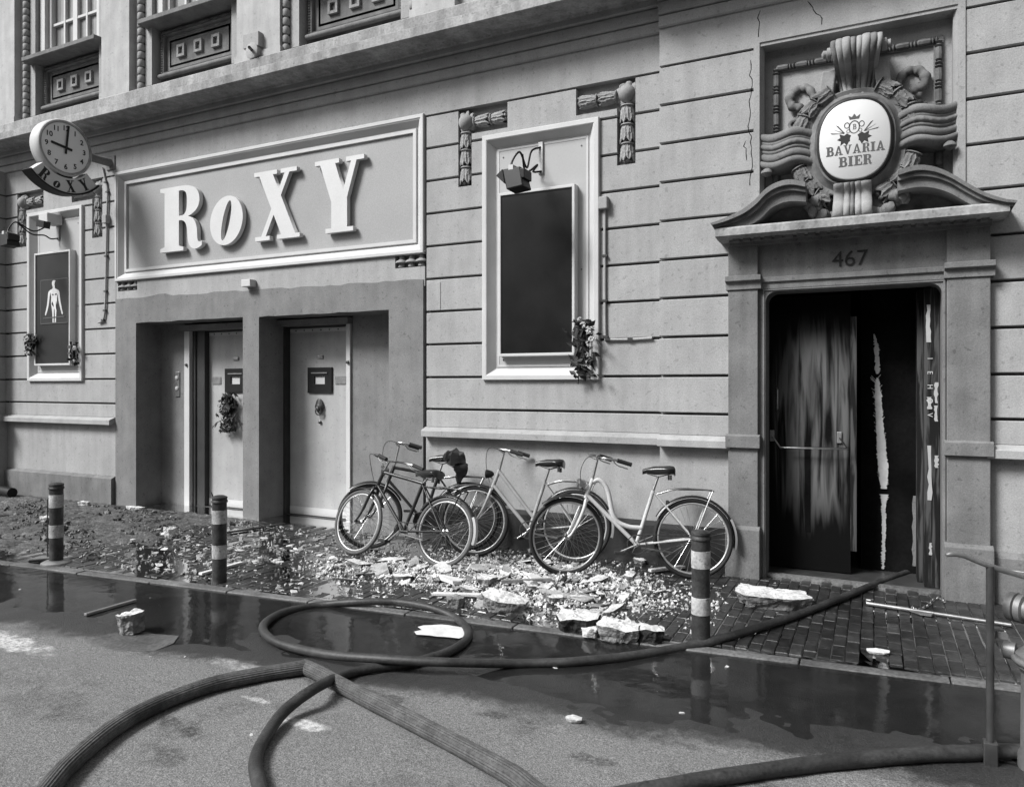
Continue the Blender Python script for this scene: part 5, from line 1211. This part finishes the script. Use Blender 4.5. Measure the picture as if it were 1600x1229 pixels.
    T(catmull([st + Vector((.06, -.22, .0)), st + Vector((-.12, -.16, .04)), st + Vector((-.17, -.05, -.10)), hb_ + Vector((-.03, -.02, .05))], 6), .003, 'brake_cable', RUBBER, stg, n=5)
    if lamp:
        lp = hb_ + Vector((-.06, 0, .13))
        MB().lathe([(.012, .07), (.03, .05), (.042, .01), (.044, -.01), (.036, -.016)], lp, (1, 0, 0), 14).build('headlamp', lampm or CHROME, stg, smooth=50, local=True)
        T([lp, hb_ + Vector((0, 0, .08))], .006, 'lamp_bracket', FR, stg, n=6)
    fender(stg, fh.x, R, 28, 128, FEN)
    fd = fender(root, 0, R, -12, 150, FEN)
    if fend_light:
        n = 10; v = []; f = []
        for i in range(n + 1):
            a = radians(-14 + 42 * i / n)
            for y, r in ((-.030, R + .010), (-.02, R + .030), (.02, R + .030), (.030, R + .010)): v.append((r * cos(a), y, R + r * sin(a)))
        for i in range(n):
            for j in range(3): f.append((i * 4 + j, i * 4 + j + 1, i * 4 + 5 + j, i * 4 + 4 + j))
        MB().add(v, f).build('mudguard_flap', LIGHT, root, smooth=50, local=True)
    # saddle
    n = 12; v = []; f = []
    secs = [(-.14, .018, -.012), (-.10, .026, .0), (-.03, .045, .004), (.04, .085, .006), (.10, .105, .010), (.135, .095, .004), (.145, .06, -.01)]
    for (x, w, z) in secs:
        for k in range(n):
            a = 2 * pi * k / n; zz = sin(a) * (.032 if sin(a) > 0 else .045) * (.6 if x < -.05 else 1); v.append((sd.x + x, cos(a) * w, sd.z + z + zz))
    for i in range(len(secs) - 1):
        for k in range(n): l = (k + 1) % n; f.append((i * n + k, i * n + l, (i + 1) * n + l, (i + 1) * n + k))
    f += [tuple(reversed(range(n))), tuple((len(secs) - 1) * n + k for k in range(n))]
    sdl = MB().add(v, f).build('saddle', LEATHER, root, smooth=60, local=True)
    mb = MB()
    for s in (-1, 1): mb.tube([Vector((sd.x - .10, s * .02, sd.z - .03)), Vector((sd.x, s * .025, sd.z - .06)), Vector((sd.x + .11, s * .05, sd.z - .03))], .004, 5); mb.tube([(sd.x + .10, s * .05, sd.z - .085 + .004 * j + (.0)) for j in range(12)], .014, 6)
    mb.build('saddle_rails', IRON, sdl, local=True)
    # cranks and pedals
    ck = bpy.data.objects.new('crank_set', None); COL.objects.link(ck); ck.parent = root
    MB().tube([bb + Vector((.082 * cos(2 * pi * i / 28), -.05, .082 * sin(2 * pi * i / 28))) for i in range(28)], .005, 5, closed=True).build('chainring', IRON, ck, local=True)
    for j in range(3): T([bb + Vector((0, -.05, 0)), bb + Vector((.08 * cos(j * 2.1), -.05, .08 * sin(j * 2.1)))], .005, 'chainring_arm', STEEL, ck, n=5)
    for s, a in ((-1, tick), (1, tick + pi)):
        e = bb + Vector((cos(a) * .165, s * .075, sin(a) * .165)); T([bb + Vector((0, s * .07, 0)), e], .0085, 'crank_arm', CHROME, ck, n=8)
        MB().obox(e + Vector((0, s * .055, 0)), (.045, 0, 0), (0, .045, 0), (0, 0, .012)).build('pedal', RUBBER, ck, bevel=.004, local=True)
    if guard:
        pts = [(bb.x - .10, bb.z), (bb.x - .07, bb.z + .085), (bb.x + .02, bb.z + .105), (rh.x - .03, rh.z + .045), (rh.x + .03, rh.z), (rh.x - .03, rh.z - .045), (bb.x + .02, bb.z - .10), (bb.x - .07, bb.z - .085)]
        MB().prism_y(pts, -.082, -.062).build('chain_guard', FEN if guard is True else guard, root, bevel=.006, local=True)
    else:
        for z in (.085, -.085): T([(bb.x, -.05, bb.z + z), (0, -.05, R + z * .4)], .004, 'chain', IRON, root, n=5)
    if rack:
        rk = bpy.data.objects.new('rear_rack', None); COL.objects.link(rk); rk.parent = root; zr = R * 2 + .075
        mr_ = CHROME if rack is True else rack
        T(catmull([sc_ + Vector((.03, -.02, -.03)), Vector((-.17, -.05, zr)), Vector((-.05, -.055, zr + .01)), Vector((.13, -.055, zr)), Vector((.18, -.03, zr - .01)), Vector((.18, .03, zr - .01)), Vector((.13, .055, zr)), Vector((-.05, .055, zr + .01)), Vector((-.17, .05, zr)), sc_ + Vector((.03, .02, -.03))], 5), .007, 'rack_loop', mr_, rk)
        for y in (-.055, .055): T([Vector((.17, y, zr - .01)), Vector((.13, y, zr - .10)), rh + Vector((0.01, y, .02))], .006, 'rack_strut', mr_, rk, n=6)
        T([Vector((-.12, -.0, zr)), Vector((.17, 0, zr))], .005, 'rack_bar', mr_, rk, n=6)
    T([bb + Vector((.04, -.04, -.03)), bb + Vector((.30, -.10, -.06))], .009, 'kickstand', CHROME, root, n=6)
    MB().lathe([(.02, 0), (.026, .02), (.02, .03)], (sc_.x + .11, 0, R * 2 + .02 - .06), (1, 0, -.2), 12).build('tail_lamp', RUBBER, root, local=True)
    return root, sd
def gp(x, y): q = G(x, y); q.z = .004; return q
bike('dark bicycle with bulging black saddle bag jammed behind the black one', gp(576, 858), gp(728, 860), radians(11), 'men', .335, BKBLK, RUBBER, STEEL, BKBLK, False, steer=.25, bar_h=1.09, tick=2.5)
B_root = bpy.data.objects['bicycle']
bike('silver framed bicycle leaning on the wall between the black and cream ones', gp(739, 870), gp(897, 880), radians(9), 'mixte', .345, BKGRY, RUBBER, RIM, BKBLK, True, steer=.12, lampm=BLACK, tick=.6, guard=False)
bike('black upright bicycle with pale tyres and straight top tube', gp(551, 867), gp(687, 887), radians(14), 'men', .325, BKBLK, TYREG, RIM, BKBLK, True, steer=-.10, bar_h=.97, seat_h=.86, rack=BKBLK, guard=False, tick=3.9, lamp=False)
bike('cream step-through bicycle with chrome rack leaning on the wall', gp(885, 900), gp(1084, 905), radians(7), 'lady', .348, BKWHT, RUBBER, RIM, BKBLK, True, steer=.30, guard=False, tick=3.55)
# saddle bag bundle on the hidden bicycle
bg_ = W(713, 717, -.30)
mb = MB(); mb.blob(bg_, (.10, .09, .09), 7, .35, 12, 8); mb.blob(bg_ + Vector((.05, 0, -.10)), (.07, .07, .11), 9, .35, 10, 8); mb.blob(bg_ + Vector((-.09, -.02, .02)), (.06, .06, .05), 4, .3, 9, 7)
tag(mb.build('saddle_cover', LEATHER, None, smooth=40), 'crumpled black plastic cover bundled on a saddle behind the black bicycle', 'cover')
# ================================================================= RUBBLE
rnd = random.Random(21)
def flake_poly(r, n, rng): return [(r * rng.uniform(.55, 1.1) * cos(2 * pi * i / n + rng.uniform(-.2, .2)), r * rng.uniform(.35, .9) * sin(2 * pi * i / n)) for i in range(n)]
def slab(px, py, w, l, h, name, lab, m, cat, seed, yaw=0, tilt=(0, 0), z=.0, n=11, md=None, grp=None, rough=.16):
    r = random.Random(seed); c = G(px, py); c.z = z
    tp = []; bt = []
    for i in range(n):
        a = 2 * pi * i / n; k = (abs(cos(a)) ** 4 + abs(sin(a)) ** 4) ** -.25 * r.uniform(1 - rough, 1.0); tp.append(Vector((w * k * cos(a), l * k * sin(a), h * r.uniform(.85, 1.1)))); bt.append(Vector((w * k * .86 * cos(a) * r.uniform(.8, 1.05), l * k * .86 * sin(a) * r.uniform(.8, 1.05), 0)))
    mid = [Vector(((a.x + b.x) / 2 * r.uniform(.92, 1.1), (a.y + b.y) / 2 * r.uniform(.92, 1.1), h * r.uniform(.35, .6))) for a, b in zip(tp, bt)]
    M = Matrix.Translation(c) @ Matrix.Rotation(yaw, 4, 'Z') @ Matrix.Rotation(tilt[0], 4, 'X') @ Matrix.Rotation(tilt[1], 4, 'Y')
    mb = MB(); ring_ = [M @ p for p in bt + mid + tp]; ctr = M @ Vector((0, 0, h * 1.05)); f = [tuple(reversed(range(n)))]
    for q in (0, n):
        for i in range(n): j = (i + 1) % n; f.append((q + i, q + j, q + n + j, q + n + i))
    for i in range(n): f.append((2 * n + i, 2 * n + (i + 1) % n, 3 * n))
    mb.add(ring_ + [ctr], f)
    o = mb.build(name, m, None)
    if md:
        o.data.materials.append(md)
        for p in o.data.polygons:
            if len(p.vertices) == 4: p.material_index = 1
    sub = o.modifiers.new('sub', 'SUBSURF'); sub.subdivision_type = 'SIMPLE'; sub.levels = sub.render_levels = 3
    tx = bpy.data.textures.new('chip%d' % seed, 'CLOUDS'); tx.noise_scale = .045; dm = o.modifiers.new('chip', 'DISPLACE'); dm.texture = tx; dm.strength = min(.035, h * .38); dm.mid_level = .5; dm.texture_coords = 'GLOBAL'
    return tag(o, lab, cat, grp)
slab(1203, 946, .30, .19, .11, 'plaster_slab', 'big white faced plaster slab lying beside the hose before the doorway', PLK, 'slab', 1, .25, (0, .03), md=PLKD)
slab(902, 982, .16, .15, .10, 'plaster_chunk', 'humped pale plaster chunk at the kerb, end of the row of three', PLK, 'chunk', 2, .3, md=CHARR)
slab(966, 996, .16, .09, .10, 'plaster_chunk', 'long pale plaster chunk with a broken edge at the kerb, middle of three', PLK, 'chunk', 3, .1, (.12, 0), md=PLKD)
slab(1016, 1000, .11, .08, .09, 'plaster_chunk', 'short flat topped plaster chunk at the kerb nearest the bollard', PLK, 'chunk', 4, .1, md=CHARR)
slab(921, 993, .06, .05, .06, 'white_stone', 'smooth white lump lying against the row of kerb chunks', PAPER, 'stone', 5, 0)
slab(206, 986, .095, .09, .13, 'concrete_block', 'broken wedge of concrete standing on a thin board on the road', PLK, 'concrete block', 6, .3, (0, -.08), z=-.005, n=7, md=PLKD)
slab(788, 955, .19, .10, .12, 'plaster_chunk', 'shaggy plaster lump with hanging reed lath at the rubble edge', PLK, 'chunk', 7, .2, (.1, .1), md=PLKD)
slab(712, 948, .08, .06, .08, 'rubble_stone', 'squarish grey stone between the hose loop and the rubble', PLKD, 'stone', 8, .2)
slab(1262, 942, .05, .04, .035, 'rubble_stone', 'small rounded stone tucked under the hose beside the big slab', PLKD, 'stone', 9, .2)
slab(265, 838, .07, .06, .10, 'crumpled_paper', 'crumpled pale ball of paper lying on the mud by the puddle', PLK, 'paper', 10, .2)
slab(73, 815, .08, .06, .07, 'plaster_chunk', 'small white chunk on the mud beyond the collared bollard', PLK, 'chunk', 12, .2)
slab(212, 797, .16, .05, .05, 'plaster_bar', 'short white plaster bar lying at the foot of the portal', PAPER, 'plaster bar', 13, .1)
slab(132, 790, .10, .05, .06, 'plaster_chunk', 'pale broken chunk lying at the foot of the plinth', PLK, 'chunk', 14, .1)
slab(690, 985, .20, .13, .012, 'plaster_sheet', 'thin white plaster sheet with ragged edges inside the hose loop', PAPER, 'sheet', 15, .15, z=-.012, n=17, rough=.3)
slab(1372, 1020, .085, .045, .018, 'soaked_paper', 'bright ragged scrap lying on wet clinkers near the kerb', PAPER, 'paper', 16, .2, z=.002, n=15, rough=.3)
slab(205, 1000, .30, .17, .010, 'thin_board', 'thin grey board lying flat under the concrete wedge', KERB, 'board', 17, .35, z=-.018, n=8, rough=.02)
slab(896, 1125, .05, .03, .02, 'plaster_crumb', 'pale crumb lying alone where wet asphalt turns dry', PLK, 'crumb', 18, .2, z=-.005)
for i, (x, y, w, l, h) in enumerate(((560, 884, .13, .07, .04), (612, 878, .16, .06, .035), (655, 893, .10, .06, .05), (760, 912, .20, .10, .06), (815, 905, .17, .08, .06), (838, 924, .13, .08, .06), (930, 912, .14, .07, .05), (985, 905, .12, .06, .05), (865, 940, .11, .06, .05), (735, 925, .12, .05, .04), (905, 938, .09, .05, .04), (960, 955, .13, .05, .03), (1000, 880, .14, .05, .05), (630, 905, .10, .07, .04))):
    slab(x, y, w, l, h, 'plaster_lump', 'lumpy pale plaster piece bedded in the white rubble heap', (PLK, PAPER, PLK)[i % 3], 'plaster lump', 40 + i, i * .7, (.1 * sin(i), .12 * cos(i * 2)), z=.0, md=PLKD, grp='plaster lumps in the heap', rough=.45)
def plank(x0, y0, x1, y1, w, h, name, lab, m, cat, z=.012, grp=None):
    a, b = G(x0, y0, z), G(x1, y1, z); d = (b - a); L = d.length; d.normalize(); q = Vector((-d.y, d.x, 0))
    mb = MB(); mb.obox((a + b) / 2 + Vector((0, 0, h / 2)), d * (L / 2), q * (w / 2), (0, 0, h / 2)); o = mb.build(name, m, None, bevel=.003); return tag(o, lab, cat, grp)
plank(133, 962, 212, 939, .03, .02, 'metal_tube', 'thin pale tube lying in the gutter water near the thin board', STEEL, 'tube', -.01)
plank(676, 929, 752, 931, .05, .02, 'white_batten', 'long white batten lying at the outer edge of the rubble heap', PAPER, 'batten', .02)
plank(783, 911, 862, 908, .03, .03, 'dark_batten', 'dark batten with pale edge lying across the white rubble', WOOD, 'batten', .05)
plank(1015, 893, 1090, 884, .05, .025, 'wooden_batten', 'pale batten lying below the cream bicycle rear wheel', PLK, 'batten', .02)
plank(313, 898, 378, 880, .045, .02, 'wooden_batten', 'pale batten lying beyond the bollard before the pier', PAPER, 'batten', .01)
plank(311, 893, 333, 878, .045, .02, 'wooden_batten', 'two toned short batten leaning into the puddle debris', PLK, 'batten', .01) if False else None
plank(352, 833, 432, 821, .05, .015, 'dark_batten', 'dark batten lying at the foot of the middle pier', CHARR, 'batten', .006)
plank(45, 878, 80, 875, .05, .02, 'dark_batten', 'dark batten end lying at the collar of the muddy bollard', CHARR, 'batten', .004)
# sacks and pipe at the far left against the plinth
q = G(8, 775); mb = MB(); mb.tube(catmull([q + Vector((-.6, .05, .07)), q + Vector((-.1, 0, .08)), q + Vector((.22, -.02, .07))], 6), .075, 14)
tag(mb.build('drain_pipe', BLACK, None, smooth=50), 'short dark pipe lying by the plinth at the far end', 'pipe')
q = G(4, 760); tag(MB().blob(q + Vector((0, 0, .10)), (.30, .16, .17), 31, .2, 14, 10).build('refuse_sack', BLACK, None, smooth=50), 'dark slumped refuse sack against the plinth at the far end', 'sack')
# scattered flakes: individuals
fm = {}
def flake_mesh(k):
    if k not in fm:
        r = random.Random(900 + k); n = r.randint(4, 7); pl = flake_poly(1, n, r); h = r.uniform(.06, .20); mb = MB()
        A = [(x, y, 0) for x, y in pl]; B_ = [(x * .94 + r.uniform(-.05, .05), y * .94 + r.uniform(-.05, .05), h * r.uniform(.7, 1.2)) for x, y in pl]; mb.loft(A, B_); fm[k] = mb.mesh('plaster_flake')
    return fm[k]
FM = {}
def put_flake(x, y, s, m, z, name, lab, cat, grp, el=1.0):
    k = rnd.randrange(14); key = (k, m.name)
    if key not in FM:
        me = flake_mesh(k).copy(); me.materials.clear(); me.materials.append(m); me.name = name; FM[key] = me
    o = bpy.data.objects.new(name, FM[key]); COL.objects.link(o); o.location = (x, y, z); o.scale = (s * el, s, s * rnd.uniform(.5, 1.1))
    o.rotation_euler = (rnd.gauss(0, .16), rnd.gauss(0, .16), rnd.uniform(0, 6.28)); return tag(o, lab, cat, grp)
def heap(x, y):                                          # rubble density, metres
    a = math.exp(-((x + 2.7) / .85) ** 2 - ((y + 1.12 + .10 * (x + 2.7)) / .48) ** 2)
    b = .5 * math.exp(-((x + 3.9) / .55) ** 2 - ((y + 1.35) / .30) ** 2)
    k = .75 + .45 * hsh(x * 3.1, y * 3.7)
    return max(0, min(1, (a * 1.15 + b) * k))
def heapz(x, y): return .004 + .05 * heap(x, y) ** 1.5
cnt = 0; lim = 0
while cnt < 165 and lim < 20000:
    lim += 1; x, y = rnd.uniform(-5.0, -1.2), rnd.uniform(-2.0, -.3)
    if rnd.random() > heap(x, y) or y < YK(x) + .12: continue
    put_flake(x, y, rnd.choice((.02, .03, .045, .06, .035, .085)), rnd.choice((PLK, PLKM, PLKD, PLKM, PLK, PAPER, PLKD)), heapz(x, y) + rnd.uniform(-.006, .012), 'plaster_flake', 'pale plaster flake in the white rubble heap under the bicycles', 'plaster flake', 'plaster flakes in the heap'); cnt += 1
cnt = 0
while cnt < 170:
    x, y = rnd.uniform(-8.4, -4.0), rnd.uniform(-2.35, -.25)
    w = math.exp(-((x + 5.7) / 1.5) ** 2) * (.35 + .65 * math.exp(-((y + 1.55) / .5) ** 2))
    if rnd.random() > w or y < YK(x) + .14: continue
    if rnd.random() < .75: put_flake(x, y, rnd.choice((.018, .03, .045, .06)), rnd.choice((PLK, PLKM, PLK, PLKD, PLKM)), .001, 'plaster_flake', 'pale plaster flake scattered on wet paving before the twin doors', 'plaster flake', 'plaster flakes before the doors')
    else: put_flake(x, y, rnd.choice((.012, .018)), rnd.choice((WOOD, PLK, CHARR)), .002, 'wood_splinter', 'thin wood splinter lying on wet paving before the twin doors', 'splinter', 'wood splinters before the doors', el=5.0)
    cnt += 1
for i in range(22):
    x, y = rnd.uniform(-6.5, .3), 0; y = YK(x) - rnd.uniform(.1, 2.2)
    put_flake(x, y, rnd.choice((.010, .014, .02)), rnd.choice((PLK, PAPER, PLKD)), roadz(x, y) + .001 if YK(x) - y > .9 else -.014, 'plaster_crumb', 'small pale plaster crumb lying on the road', 'crumb', 'plaster crumbs on the road')
cnt = 0
while cnt < 26:                                          # flat plates and charred timbers lying on the heap
    x, y = rnd.uniform(-4.4, -1.5), rnd.uniform(-1.9, -.5)
    if rnd.random() > heap(x, y) * 1.4 or y < YK(x) + .2: continue
    if cnt % 2: put_flake(x, y, rnd.uniform(.08, .15), rnd.choice((PLK, PAPER, PLKM)), heapz(x, y) + .004, 'plaster_plate', 'broad thin plaster plate lying flat on the rubble heap', 'plaster plate', 'plaster plates on the heap', el=1.4)
    else: put_flake(x, y, rnd.uniform(.022, .035), rnd.choice((CHARR, WOOD, CHARR)), heapz(x, y) + .012, 'charred_timber', 'charred length of split timber lying on the rubble heap', 'timber', 'charred timbers on the heap', el=rnd.uniform(5, 9))
    cnt += 1
# crumbs nobody could count
def crumbs(n, m, name, lab, smin, smax, dens, box, zf, seed):
    r = random.Random(seed); v = []; f = []; k = 0; tries = 0
    while k < n and tries < n * 60:
        tries += 1; x, y = r.uniform(box[0], box[1]), r.uniform(box[2], box[3])
        if r.random() > dens(x, y) or y < YK(x) + .13: continue
        s = smin + (smax - smin) * r.random() ** 2.2 * (1 if r.random() < .92 else 2.0); z = zf(x, y) + r.uniform(-.3, .5) * s; o = len(v)
        ax = Vector((r.gauss(0, 1), r.gauss(0, 1), r.gauss(0, 1))).normalized(); R3 = Matrix.Rotation(r.uniform(0, 6.28), 3, ax)
        for p in ((1, .2, -.4), (-.6, .9, -.4), (-.5, -.9, -.4), (.2, .1, .8), (.9, -.5, .3)): v.append(tuple(Vector((x, y, z)) + R3 @ Vector(p) * s))
        f += [(o, o + 2, o + 1), (o, o + 1, o + 3), (o + 1, o + 2, o + 3), (o + 2, o + 4, o + 3), (o, o + 3, o + 4), (o, o + 4, o + 2)]; k += 1
    return tag(MB().add(v, f).build(name, m, None, fix=False), lab, kind='stuff')
crumbs(11000, GRAVE, 'glass_and_plaster_crumbs', 'pale crumbs of glass and plaster heaped under the bicycles', .003, .024, lambda x, y: heap(x, y) ** .8, (-5.2, -1.0, -2.1, -.12), lambda x, y: heapz(x, y) * .8, 1)
crumbs(3000, CHARR, 'charred_crumbs', 'dark charred crumbs mixed into the rubble', .004, .012, lambda x, y: .8 * heap(x, y), (-7.8, -.9, -2.3, -.1), lambda x, y: heapz(x, y) * .9, 2)
crumbs(1900, PLKM, 'dusty_crumbs', 'pale crumbs strewn over the wet paving', .003, .022, lambda x, y: math.exp(-((x + 5.6) / 1.6) ** 2) * .8 + .1, (-9.0, -.6, -2.4, -.1), lambda x, y: .003, 3)
crumbs(1600, MUD, 'mud_clods', 'clods of dark mud on the paving at the left', .006, .030, lambda x, y: (.8 if x < -6.8 else .15) * max(0, min(1, .4 + 1.5 * hsh(x * 1.5, y * 2.5))), (-11.0, -6.2, -2.6, -.2), lambda x, y: mudz(x, y) + .005, 4)
v, f = sheet([-5.3 + .06 * i for i in range(74)], [-2.0 + .06 * i for i in range(31)], lambda x, y: -.02 + 1.25 * heapz(x, y) * min(1, heap(x, y) * 3) + .008 * hsh(x * 9, y * 11))
tag(MB().add(v, f).build('rubble_bed', BED, None, smooth=60, fix=False), 'low bed of wet rubble under the bicycles', kind='stuff')
